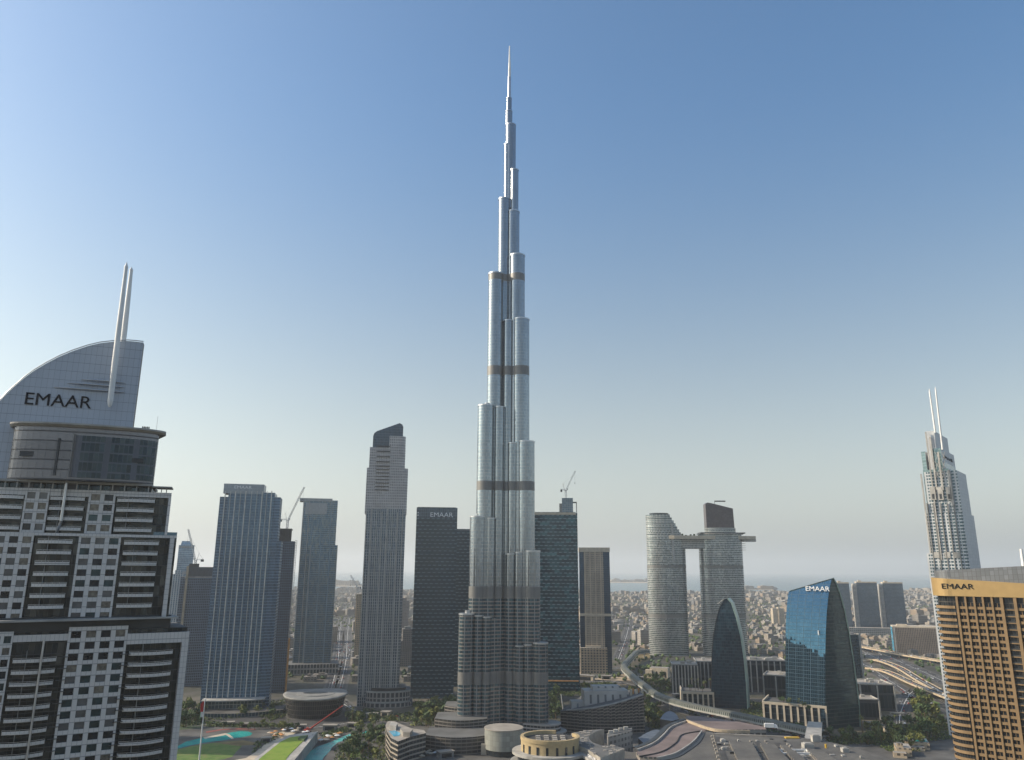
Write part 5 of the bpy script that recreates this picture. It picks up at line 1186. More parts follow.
    b = MB(); o = circle(c.x, c.y, R + .5, 48, R * .92 + .5); i_ = circle(c.x, c.y, R - 2.2, 48, R * .92 - 2.2)
    for k in range(48):
        k2 = (k + 1) % 48; ang = 2 * math.pi * (k + .5) / 48
        if .18 < ang / math.pi < .42: continue
        zz0, zz1 = z - 1.5, z + 1.2
        b.face([(*o[k], zz0), (*o[k2], zz0), (*o[k2], zz1), (*o[k], zz1)]); b.face([(*o[k], zz1), (*o[k2], zz1), (*i_[k2], zz1), (*i_[k], zz1)]); b.face([(*i_[k2], zz0), (*i_[k], zz0), (*i_[k], zz1), (*i_[k2], zz1)])
    b.build('parapet', ys, r)
    b = MB()
    for k in range(4):
        for j in range(3): b = MB(); b.box(c.x - 12 + k * 7, c.x - 8 + k * 7, c.y - 9 + j * 7, c.y - 5 + j * 7, z - 1.5, z - .3); b.build('roof_plant', M['roof_pale'], r)
    for k in range(7):
        t = rad(205 + k * 19); x, y = c.x + (R + .12) * math.cos(t), c.y + (R * .92 + .12) * math.sin(t); b = MB(); e = Vector((-math.sin(t), math.cos(t))); b.obox((x, y), e, 2.0, .35, z - 13, z - 4); b.build('slot_window', M['dark_glass'], r)
    lw = [(517, 744), (521, 740), (526, 738)]
    def rp2(name, pts, mats, z0, z1, bay=4, fl=3):
        q = [tuple(G(x, y, z1)[:2]) for x, y in pts]
        if sum(q[i][0] * q[(i + 1) % len(q)][1] - q[(i + 1) % len(q)][0] * q[i][1] for i in range(len(q))) < 0: q.reverse()
        b = MB(); b.prism(q, z0, z1, 0, 1, bay, fl, bottom=True); return b.build(name, mats, r)
    front = [G(x, y, 24) for x, y in ((574, 744.6), (584, 747.5), (592, 752), (600.4, 757.6))]
    def sweep(rad_add, out, z0, z1, name, mats):
        p = [(c.x + (R + rad_add) * math.cos(rad(t)), c.y + (R * .92 + rad_add) * math.sin(rad(t))) for t in range(120, 321, 8)] + [(q.x - 2, q.y - out) for q in front[1:]] + [(front[-1].x + 12, front[-1].y - out - 8), (front[-1].x + 14, front[-1].y), (front[0].x, front[0].y + 8)]
        b = MB(); b.prism(p, z0, z1, 0, 1, 4, 4, bottom=True); b.build(name, mats, r)
    sweep(7.5, 9, 18, 20, 'canopy', [M['pale_concrete'], M['pale_concrete']]); sweep(9, 12, 10, 12, 'lower_canopy', [M['pale_concrete'], M['pale_concrete']]); sweep(3, 5, 0, 18, 'undercroft', [M['dark_glass'], M['roof_dark']])
    pr = facade('patterned_roof', (.12, .12, .12), (.3, .29, .27), .5, .5, .5, .1, .6, .0)
    roof = [(571, 733), (588, 730), (604, 729), (596, 731.5), (589.5, 735), (588.6, 738.5), (593, 742.5), (602, 745.5), (614, 745.5), (624, 748.2), (624.6, 750), (600.4, 757.6), (592, 752), (584, 747.5), (574, 744.6)]
    rp2('sweeping_roof', roof, [plain('roof_wall', (.33, .31, .27), .7), M['roof_grey']], 2, 24)
    b = MB(); zr = 24.0; rr = random.Random(4)
    for k in range(90):
        px, py = 574 + 50 * rr.random(), 731 + 24 * rr.random()
        ins = False; j = len(roof) - 1
        for i in range(len(roof)):
            xi, yi = roof[i]; xj, yj = roof[j]
            if (yi > py) != (yj > py) and px < (xj - xi) * (py - yi) / (yj - yi) + xi: ins = not ins
            j = i
        if not ins: continue
        g = G(px, py, zr); b.box(g.x - 1.3, g.x + 1.3, g.y - 1.6, g.y + 1.6, zr, zr + .5)
    b.build('skylights', [M['roof_pale']], r)
    p0, p1 = G(584, 748.2, 24), G(600.4, 758, 24); e = (p1 - p0).normalized(); m = p0.lerp(p1, .5)
    text('lettering', 'EMAAR', r, (m.x - .1 - e.y * -.25, m.y - .4, 20), 4.6, M['white_sign'], 1.1, rz=math.atan2(e.y, e.x), ext=.2)
    # grey block in the notch of the roof
    r = root('plant_block', (0, 0, 0), 0, 'pale grey plant block standing in the round notch of the patterned roof', 'building')
    pts = [(607, 733), (624, 729), (632, 727.5), (632.4, 730.4), (620, 734), (608, 737)]; q = [tuple(G(x, y, 24)[:2]) for x, y in pts]
    if sum(q[i][0] * q[(i + 1) % len(q)][1] - q[(i + 1) % len(q)][0] * q[i][1] for i in range(len(q))) < 0: q.reverse()
    b = MB(); b.prism(q, 0, 24, 0, 1, 6, 5); b.build('body', [facade('plant_panels', (.1, .1, .1), (.33, .32, .3), .4, .5, .4, .1, .8, .0), M['roof_grey']], r)
    b = MB()
    for k in range(4): g = G(611 + 5 * k, 733.5 - 1.3 * k, 24); b.box(g.x - 2, g.x + 2, g.y - 1.5, g.y + 1.5, 24, 26.5)
    b.build('roof_plant', M['pale_concrete'], r)
low_rise()

# ------------------------------------------------------------------ shopping mall roofs
def seams():
    n = N('roof_membrane'); tc = n.new('TexCoord'); br = n.new('TexBrick'); n.link(tc.outputs['Object'], br.inputs['Vector']); br.inputs['Scale'].default_value = .16; br.inputs['Mortar Size'].default_value = .03
    br.inputs['Color1'].default_value = (.15, .145, .135, 1); br.inputs['Color2'].default_value = (.115, .11, .1, 1); br.inputs['Mortar'].default_value = (.06, .058, .055, 1)
    z = n.noise(.05, 5); c = n.mix(.7, br.outputs['Color'], n.ramp(z.outputs[0], [(.35, (.55, .55, .55)), (.65, (1.2, 1.18, 1.12))]), blend='MULTIPLY'); n.put(n.b.inputs['Base Color'], c); n.b.inputs['Roughness'].default_value = .8; M['membrane'] = n.mat
seams()
def mall():
    r = root('shopping_mall', (0, 0, 0), 0, 'huge flat grey and pinkish mall roof with curved parapets, long dark gaps and plant', 'shopping mall')
    wall = facade('mall_wall', (.05, .055, .06), (.3, .27, .23), .3, .4, .3, .2, .5, .01)
    def rp(name, pts, mats, z0, z1, bay=6, fl=6):
        q = [tuple(G(x, y, z1)[:2]) for x, y in pts]
        if sum(q[i][0] * q[(i + 1) % len(q)][1] - q[(i + 1) % len(q)][0] * q[i][1] for i in range(len(q))) < 0: q.reverse()
        b = MB(); b.prism(q, z0, z1, 0, 1, bay, fl, bottom=z0 > 1); return b.build(name, mats, r)
    def curve(pts, n=5): 
        L = smooth_line([Vector((x, y, 0)) for x, y in pts], n); return [(p.x, p.y) for p in L]
    pk = M['pink_roof']
    inner = curve([(640, 756), (662, 757), (681, 752), (695, 743), (704, 731)])
    outer = curve([(712, 728), (688, 722), (672, 728), (664, 736), (654, 745), (636, 752)])
    rp('curved_roof', inner + outer, [wall, pk], 0, 22)
    rp('far_roof', [(686, 716), (700, 716), (740, 722), (766, 727), (766, 729.5), (716, 729.6), (700, 726), (690, 722)], [wall, pk], 0, 21)
    rp('grey_roof', [(704, 731), (699, 742), (684, 753), (664, 760), (640, 764), (640, 800), (740, 800), (720, 760), (716, 733)], [wall, M['membrane']], 0, 24)
    rp('main_roof', [(713, 733.5), (790, 736), (826, 741), (858, 748.5), (900, 762), (960, 800), (730, 800)], [wall, M['membrane']], 0, 26)
    rp('low_roof', [(596, 752), (624, 751), (638, 753), (662, 758.5), (640, 764), (630, 800), (590, 800)], [wall, M['membrane']], 0, 14)
    rp('dome_canopy', curve([(660, 719), (664, 713.5), (670, 711), (676, 714), (679, 719)], 4) + [(672, 721)], [M['roof_dark'], plain('canopy_slate', (.13, .15, .18), .5)], 8, 16)
    rp('dome_canopy', curve([(638, 738), (648, 732), (658, 729.5), (660, 734), (654, 740), (644, 743.5)], 4), [M['roof_dark'], plain('canopy_slate_dark', (.1, .12, .15), .5)], 6, 15)
    # parapet curbs along the curved roof and dark channel beside them
    def curb(name, pts, z, w, h, mat, n=5):
        line = smooth_line([G(x, y, z) for x, y in pts], n); b = MB(); strip(b, line, -w / 2, w / 2, h, 0, h + .3); return b.build(name, mat, r)
    curb('roof_channel', [(659, 761), (676, 757), (688, 750), (698, 742), (703, 733)], 24.02, 3.6, .45, M['dark_metal']); curb('roof_curb', [(657, 759.5), (673, 755.6), (685, 749), (695, 741), (702, 732)], 24.02, 1.1, 1.6, M['pale_concrete'])
    curb('roof_curb', [(637, 751), (654, 744), (664, 735.5), (672, 727.5), (688, 721.4)], 22.02, 1.2, 1.5, M['pale_concrete']); curb('roof_channel', [(635, 748.5), (651, 742), (661, 733.5), (668, 726.5), (684, 720)], 19, 4.5, 1, M['dark_metal'])
    curb('roof_curb', [(640, 756.8), (662, 752), (676, 743), (682, 735), (700, 731.5)], 22.02, .8, .8, M['roof_dark'])
    curb('roof_curb', [(687, 722), (706, 729), (722, 732), (750, 733)], 22.02, 1.6, 2.2, M['kerb'])
    for a, c in (((717, 737), (727, 766)), ((757.5, 742), (771, 766)), ((777, 743), (797, 766)), ((738, 741), (744, 754))):
        line = [G(a[0], a[1], 26.02), G(c[0], c[1], 26.02)]; b = MB(); strip(b, line, -2.2, 2.2, .3, 0, .3); b.build('roof_gap', M['roof_dark'], r)
    for a, c in (((712, 737), (720, 766)), ((751, 742), (763, 766)), ((766, 742), (782, 766)), ((788, 745), (808, 766))):
        line = [G(a[0], a[1], 26.02), G(c[0], c[1], 26.02)]
        for k in range(9):
            p = line[0].lerp(line[1], k / 8); b = MB(); b.box(p.x - .9, p.x + .9, p.y - .9, p.y + .9, 26, 27.4); b.build('roof_vent', M['roof_pale'], r)
    for q in ([(729, 740.5), (752, 742.5), (765, 766), (741, 766)], [(760, 743), (775, 744.5), (795, 766), (773, 766)], [(780, 744.5), (786, 745), (803, 757), (812, 766), (800, 766)], [(806, 748), (822, 750), (846, 766), (824, 766)]):
        rp('ridge_roof', q, [wall, M['membrane']], 26.02, 28.4)
    line = [G(714, 734.2, 26.02), G(790, 737.5, 26.02)]; b = MB(); strip(b, line, -1, 1, .9, 0, .9); b.build('roof_curb', M['roof_pale'], r)
    for px, py, w, d, h in ((723, 742, 4, 4, 2), (724, 750, 4, 4, 2), (808, 748, 8, 7, 3.5), (845, 752, 5, 5, 3), (816, 741.5, 7, 5, 5), (800, 757, 9, 6, 1)):
        g = G(px, py, 26); b = MB(); b.box(g.x - w / 2, g.x + w / 2, g.y - d / 2, g.y + d / 2, 26, 26 + h); b.box(g.x - w / 2 + 1, g.x + w / 2 - 1, g.y - d / 2 + 1, g.y + d / 2 - 1, 26 + h, 26 + h + .6); b.build('roof_plant', M['pale_concrete'], r)
    g = G(795, 753, 26.0); b = MB()
    for dx, dy, w, d in ((0, 6, 24, 1.2), (0, -6, 24, 1.2), (-11.4, 0, 1.2, 10.8), (11.4, 0, 1.2, 10.8)): b.box(g.x + dx - w / 2, g.x + dx + w / 2, g.y + dy - d / 2, g.y + dy + d / 2, 26, 27.6)
    b.build('light_well_rim', M['white_paint'], r)
    b = MB(); g = G(792, 738.2, 26.0); b.box(g.x - 6, g.x + 6, g.y - 2, g.y + 2, 26, 27); b.build('yellow_deck', plain('yellow_paint', (.55, .35, .04), .6), r)
    b = MB(); g = G(826, 748, 26); b.prism(circle(g.x, g.y, .9, 8), 26, 29); b.build('yellow_tank', bpy.data.materials['yellow_paint'], r)
    rr = random.Random(9); zone = [(715, 737), (790, 738), (824, 743), (856, 750), (880, 758), (800, 760), (722, 760)]; k = 0
    while k < 26:
        px, py = rr.uniform(712, 880), rr.uniform(736, 761); 
        if not inside((px, py), zone): continue
        k += 1; g = G(px, py, 26); w, d, h = rr.uniform(1, 4), rr.uniform(1, 3.5), rr.uniform(.6, 2.2); b = MB(); b.box(g.x - w / 2, g.x + w / 2, g.y - d / 2, g.y + d / 2, 26.01, 26 + h); b.build('roof_plant', M['pale_concrete' if k % 3 else 'dark_metal'], r)
    p0, p1 = G(812, 747, 24), G(815, 722, 14); b = MB(); strip(b, [p0, p1], -7, 7, .2, 0, 1.4); b.build('entrance_bridge', M['pale_concrete'], r)
    p0 = G(757, 738, 24); 
    for k, nm in ((0, 'cargo_truck'),):
        t = root('cargo_truck', (*G(771, 728.6, 21)[:2], 21), rad(-8), 'white box truck parked on the far mall deck', 'truck'); b = MB(); b.box(-6, 3, -1.6, 1.6, 1.1, 4.6); b.build('cargo_box', M['white_paint'], t); b = MB(); b.wallpoly([(3.2, .8), (6, .8), (6, 2.2), (5.3, 3.6), (3.2, 3.6)], -1.5, 1.5); b.build('cab', M['white_sign'], t)
        for x in (-4.5, -3, 4.6):
            for y in (-1.5, 1.2): b = MB(); b.tube((x, y, .6), (x, y + .3, .6), .6, n=10); b.build('wheel', M['black_sign'], t)
mall()
# ------------------------------------------------------------------ raised garden, flagpole, mobile cranes, low houses near
def extras():
    r = root('raised_garden', (0, 0, 0), 0, 'raised terrace with a bright green lawn and grey retaining wall beside the turquoise pool', 'terrace')
    def rp(name, pts, mats, z0, z1):
        q = [tuple(G(x, y, z1)[:2]) for x, y in pts]
        if sum(q[i][0] * q[(i + 1) % len(q)][1] - q[(i + 1) % len(q)][0] * q[i][1] for i in range(len(q))) < 0: q.reverse()
        b = MB(); b.prism(q, z0, z1, 0, 1 if len(mats) > 1 else 0, 4, 4); return b.build(name, mats, r)
    rp('terrace', [(250, 766), (255, 758.5), (280, 739.5), (289, 735), (314, 732), (317, 734), (291, 760), (286, 768)], [M['concrete'], M['pale_concrete']], 0, 9)
    rp('lawn', [(257, 766), (259, 759), (281, 741.4), (290, 737.2), (308, 735), (302, 742), (289, 755), (281, 766)], [M['bright_lawn']], 9, 9.3)
    rp('hedge', [(298, 738), (300, 736.2), (308, 735.2), (304, 739.6)], [M['leaf0']], 9.3, 11)
    rp('retaining_wall', [(314, 732), (318, 731), (292, 763), (286, 768), (284, 768)], [M['pale_concrete']], 0, 10.4)
    p = G(198, 772); t = A(204.6, 700, p.y); r = root('flagpole', (p.x, p.y, 0), 0, 'tall white flagpole with a limp red, white and dark flag beside the crest hotel', 'flagpole')
    b = MB(); b.tube((0, 0, 0), (0, 0, t.z), .7, .4, 10); b.prism(circle(0, 0, .7, 8), t.z, t.z + .8); b.build('pole', M['white_paint'], r)
    b = MB(); zt = t.z - 1; mats = [M['flag_red'], M['white_sign'], M['black_sign'], M['flag_green']]
    n = 8; H_ = 17
    for i in range(n):
        for j in range(6):
            def pt(a, c): w = 2.8 * (1 - .35 * a / n); return (-.5 - w * c / 6 * (1 if a > 0 else .4), .5 * math.sin(c * 1.7 + a * .4), zt - H_ * a / n)
            m = 0 if (i < 4) else 1 if i < 6 else 2
            b.face([pt(i + 1, j), pt(i, j), pt(i, j + 1), pt(i + 1, j + 1)], None, m if not (i >= 4 and j == 5) else 3)
    b.build('flag', mats, r)
    for (x0, y0, x1, y1, lab, col, Y) in ((307, 733, 343, 705.5, 'long red crane boom raised from the pool side in front of the oval theatre', 'crane_red', None), (565, 711, 561, 694, 'small white boom crane with a red base beside the louvred annex', 'crane_white', None)):
        g = G(x0, y0, 0 if x0 < 400 else 0); 
        if x0 > 400: g = G(565, 724)
        t = A(x1, y1, g.y + (18 if x0 < 400 else 4)); r = root('mobile_crane', g, 0, lab, 'crane'); b = MB(); d = t - g
        b.tube((0, 0, 2), tuple(d), 1.0, .45, 6); b.build('boom', M[col], r); b = MB(); b.box(-3.5, 3, -2, 2, .8, 3.6); b.box(-1, 1.5, -1.6, 1.6, 3.6, 5.2); b.build('carriage', M['crane_red'], r)
        for sy in (-2.4, 1.6): b = MB(); b.box(-4, 4, sy, sy + .8, 0, 1.4); b.build('track', M['dark_metal'], r)
    cream = facade('cream_house', (.08, .07, .06), (.45, .36, .25), .5, .5, .4, .1, .5, .0)
    for a, c, yt, Y, lab in ((906, 930, 742, 800, 'cream low wall block with a small pool at the foot of the gold hotel'), (897, 912, 748, 770, 'stepped cream low house among trees left of the gold hotel')):
        s = Site((a + c) / 2, yt + 6, Y, -20); r = site_root('low_house', s, lab, 'house'); o, x0, x1, z = slab(s, r, 'body', [cream, M['roof_pale']], a, c, yt, yt + 6, 0, 22, 5, 4); slab(s, r, 'lower_wing', [cream, M['roof_pale']], a - 3, c - 5, yt + 5, yt + 8, -8, 0, 5, 4)
        if a > 900: b = MB(); b.box(x0 + 8, x1 - 1, 3, 12, z, z + .4); b.build('roof_pool', M['turquoise'], r)
        else: b = MB(); b.box(x0 + 1, x0 + 6, 2, 8, z, z + 3.4); b.build('roof_room', cream, r)
extras()
# ------------------------------------------------------------------ trees
def leafy(seed, h, rx, mat, n=150):
    rr = random.Random(seed); b = MB(); cl = []
    for k in range(7):
        a = rr.random() * 6.28; d = rx * .62 * rr.random() ** .5; cl.append((d * math.cos(a), d * math.sin(a), h * (.55 + .38 * rr.random()), rx * (.34 + .3 * rr.random())))
    for k in range(n):
        cx, cy, cz, cr = cl[k % 7]; v = Vector((rr.gauss(0, 1), rr.gauss(0, 1), rr.gauss(0, .8))).normalized() * cr * (.55 + .5 * rr.random()); c = Vector((cx, cy, cz)) + v
        nrm = (v.normalized() + Vector((rr.gauss(0, .5), rr.gauss(0, .5), rr.gauss(0, .5)))).normalized(); t = nrm.orthogonal().normalized(); u = nrm.cross(t); sz = rx * (.13 + .12 * rr.random())
        b.face([c - t * sz - u * sz * .6, c + t * sz - u * sz * .4, c + t * sz * .7 + u * sz * .6, c - t * sz * .8 + u * sz * .5])
    tr = MB(); tr.tube((0, 0, 0), (.1, 0, h * .5), h * .035, h * .022, 6)
    for k in range(4): c = cl[k]; tr.tube((.08, 0, h * .4), (c[0] * .8, c[1] * .8, c[2]), h * .018, h * .008, 5)
    return b, tr, mat
def palm(seed, h):
    rr = random.Random(seed); b = MB()
    for k in range(16):
        a = k * 2.4 + rr.random() * .4; el = .9 - 1.3 * (k / 16); L = 2.6 + .5 * rr.random(); p = Vector((0, 0, h)); d = Vector((math.cos(a) * math.cos(el), math.sin(a) * math.cos(el), math.sin(el))); side = Vector((-math.sin(a), math.cos(a), 0))
        for j in range(4):
            q = p + d * L / 4; w0, w1 = .42 * (1 - j / 4.6), .42 * (1 - (j + 1) / 4.6); b.face([p - side * w0, p + side * w0, q + side * w1, q - side * w1]); p = q; d = (d + Vector((0, 0, -.32))).normalized()
    tr = MB(); tr.tube((0, 0, 0), (.15, .1, h), .28, .18, 6); return b, tr, M['leaf3']
TREES = []
def protos():
    for i in range(5):
        b, tr, m = leafy(i, 7 + i * .9, 3.2 + .35 * i, M['leaf%d' % (i % 4)])
        TREES.append((b.build('crown', m), tr.build('trunk', M['trunk']), 'tree'))
    for i in range(2):
        b, tr, m = palm(20 + i, 8 + 2.5 * i); TREES.append((b.build('crown', m), tr.build('trunk', M['trunk']), 'palm_tree'))
    for c, t, n in TREES: COL.objects.unlink(c); COL.objects.unlink(t)
protos()
def plant(i, loc, sc, rz, label, group):
    c, t, n = TREES[i]; r = root(n, loc, rz, label, 'palm' if 'palm' in n else 'tree', group); r.scale = (sc, sc, sc)
    for o in (c, t): d = o.copy(); COL.objects.link(d); d.parent = r
def grove(poly, n, kinds, label, group, z=0.0, s0=.9, s1=1.5, seed=1):
    rr = random.Random(seed); xs = [p[0] for p in poly]; ys = [p[1] for p in poly]; k = 0; pts = []
    while k < n:
        p = (rr.uniform(min(xs), max(xs)), rr.uniform(min(ys), max(ys)))
        if not inside(p, poly): continue
        g = G(p[0], p[1], z); k += 1; plant(rr.choice(kinds), (g.x, g.y, z), rr.uniform(s0, s1), rr.random() * 6.28, label, group)
B5, PA = [0, 1, 2, 3, 4], [5, 6]
grove([(412, 722), (424, 710), (450, 704), (458, 712), (446, 722), (430, 728), (416, 728)], 46, B5, 'bushy tree in the grove between the dark towers and the silver skyscraper', 'grove left of the silver skyscraper', s0=1.0, s1=1.8, seed=2)
grove([(352, 738), (372, 728), (388, 735), (390, 752), (384, 766), (345, 766), (338, 756), (350, 746)], 40, B5 + PA, 'tree among the pools left of the roof pool wing', 'trees among the pools', s0=.8, s1=1.4, seed=3)
grove([(346, 716), (366, 722), (392, 720), (396, 726), (360, 728), (344, 722)], 20, B5 + PA, 'tree below the round podium of the grey piered tower', 'trees below the piered tower', s0=.8, s1=1.3, seed=4)
grove([(178, 728), (200, 726), (206, 712), (190, 706), (178, 710)], 20, B5, 'dark tree between the crest hotel and the ribbed tower', 'trees below the ribbed tower', s0=1, s1=1.6, seed=5)
grove([(206, 727), (300, 729), (300, 731), (206, 729)], 22, B5 + PA, 'small tree on the promenade behind the turquoise lake', 'promenade trees', s0=.6, s1=.9, seed=6)
grove([(548, 702), (558, 698), (562, 712), (556, 722), (550, 718)], 14, B5, 'bright tree between the silver skyscraper and the louvred annex', 'trees right of the silver skyscraper', s0=1, s1=1.7, seed=7)
grove([(548, 690), (590, 688), (620, 690), (600, 694), (556, 696)], 30, PA + [0, 1], 'palm or small tree in front of the teal checkered tower', 'trees by the teal tower', s0=.9, s1=1.3, seed=8)
grove([(633, 690), (650, 700), (662, 708), (660, 730), (650, 732), (646, 715), (630, 694)], 26, B5, 'tree along the road beside the louvred annex', 'trees along the curving road', s0=.7, s1=1.3, seed=9)
grove([(655, 676), (668, 682), (674, 692), (668, 698), (650, 688), (640, 676)], 24, B5 + PA, 'tree in front of the cream arched block', 'trees by the arched block', s0=.8, s1=1.3, seed=10)
grove([(688, 712), (740, 721), (800, 733), (800, 736), (740, 724), (688, 715)], 40, B5, 'street tree under the covered footbridge', 'street trees under the footbridge', s0=.7, s1=1.1, seed=11)
grove([(862, 733), (890, 726), (915, 735), (925, 748), (900, 752), (872, 744)], 30, B5 + PA, 'tree between the dark office blocks and the gold hotel', 'trees left of the gold hotel', s0=.9, s1=1.7, seed=12)
grove([(912, 700), (930, 704), (940, 722), (926, 728), (912, 715)], 22, B5, 'dark tree beside the motorway left of the gold hotel', 'trees beside the motorway', s0=1, s1=1.8, seed=13)
grove([(688, 686), (711, 687), (711, 693), (688, 692)], 14, PA + [0], 'roof palm on the white piered podium of the pointed arch tower', 'roof palms on the left podium', z=G(1, 1).z + 21, s0=.8, s1=1.1, seed=14)
grove([(770, 697), (812, 711), (812, 715), (772, 701)], 14, PA + [0], 'roof palm on the white piered podium of the wedge tower', 'roof palms on the right podium', z=22, s0=.7, s1=1.0, seed=15)
grove([(206, 708), (280, 703), (284, 714), (258, 722), (206, 720)], 26, B5 + PA, 'tree on the forecourt in front of the ribbed tower', 'forecourt trees', s0=.7, s1=1.2, seed=16)
grove([(826, 738), (870, 739), (905, 735), (905, 742), (862, 746), (826, 742)], 26, B5 + PA, 'street tree at the foot of the blue glass wedge tower', 'trees below the wedge tower', s0=.8, s1=1.3, seed=17)
grove([(904, 728), (944, 722), (950, 738), (930, 742), (906, 738)], 22, B5, 'tree in the dark garden at the foot of the gold hotel', 'garden trees by the gold hotel', s0=.9, s1=1.5, seed=18)
# ------------------------------------------------------------------ cars
def cars():
    def proto(col):
        b = MB(); b.wallpoly([(-2.3, .35), (2.3, .35), (2.3, .8), (1.3, .95), (.6, 1.45), (-1.2, 1.45), (-1.9, .95), (-2.3, .9)], -.9, .9, 0, 0); b.box(-1.1, .55, -.92, .92, .98, 1.35, 1)
        for x in (-1.4, 1.4):
            for y in (-.95, .75): b.tube((x, y, .33), (x, y + .2, .33), .33, n=8, m=1)
        o = b.build('car', [plain('car_paint', col, .3, .2, .05), M['black_sign']]); COL.objects.unlink(o); return o
    P = [(proto(c), n) for c, n in (((.7, .7, .7), 'white'), ((.05, .05, .055), 'black'), ((.35, .36, .37), 'silver'), ((.35, .04, .03), 'red'))]
    rr = random.Random(5)
    for line, w in ROADS:
        L = [0]
        for i in range(len(line) - 1): L.append(L[-1] + (line[i + 1] - line[i]).length)
        d = rr.random() * 30
        while d < L[-1]:
            i = max(k for k in range(len(L)) if L[k] <= d); i = min(i, len(line) - 2); t = (d - L[i]) / max(L[i + 1] - L[i], .01); p = line[i].lerp(line[i + 1], t); e = (line[i + 1] - line[i]).normalized(); sg = rr.choice((-1, 1)); off = sg * w * rr.choice((.12, .24, .36)); q = p + Vector((-e.y, e.x, 0)) * off
            d += 9 + 42 * rr.random()
            if q.y > 1900 or abs(q.x) > q.y * .8 or q.y < 700: continue
            o, n = rr.choice(P); c = o.copy(); COL.objects.link(c); c.location = (q.x, q.y, q.z + .12); c.rotation_euler = (0, 0, math.atan2(e.y, e.x)); tag(c, 'small %s car driving on the roads between the towers' % n, 'car', '%s cars on the roads' % n)
cars()
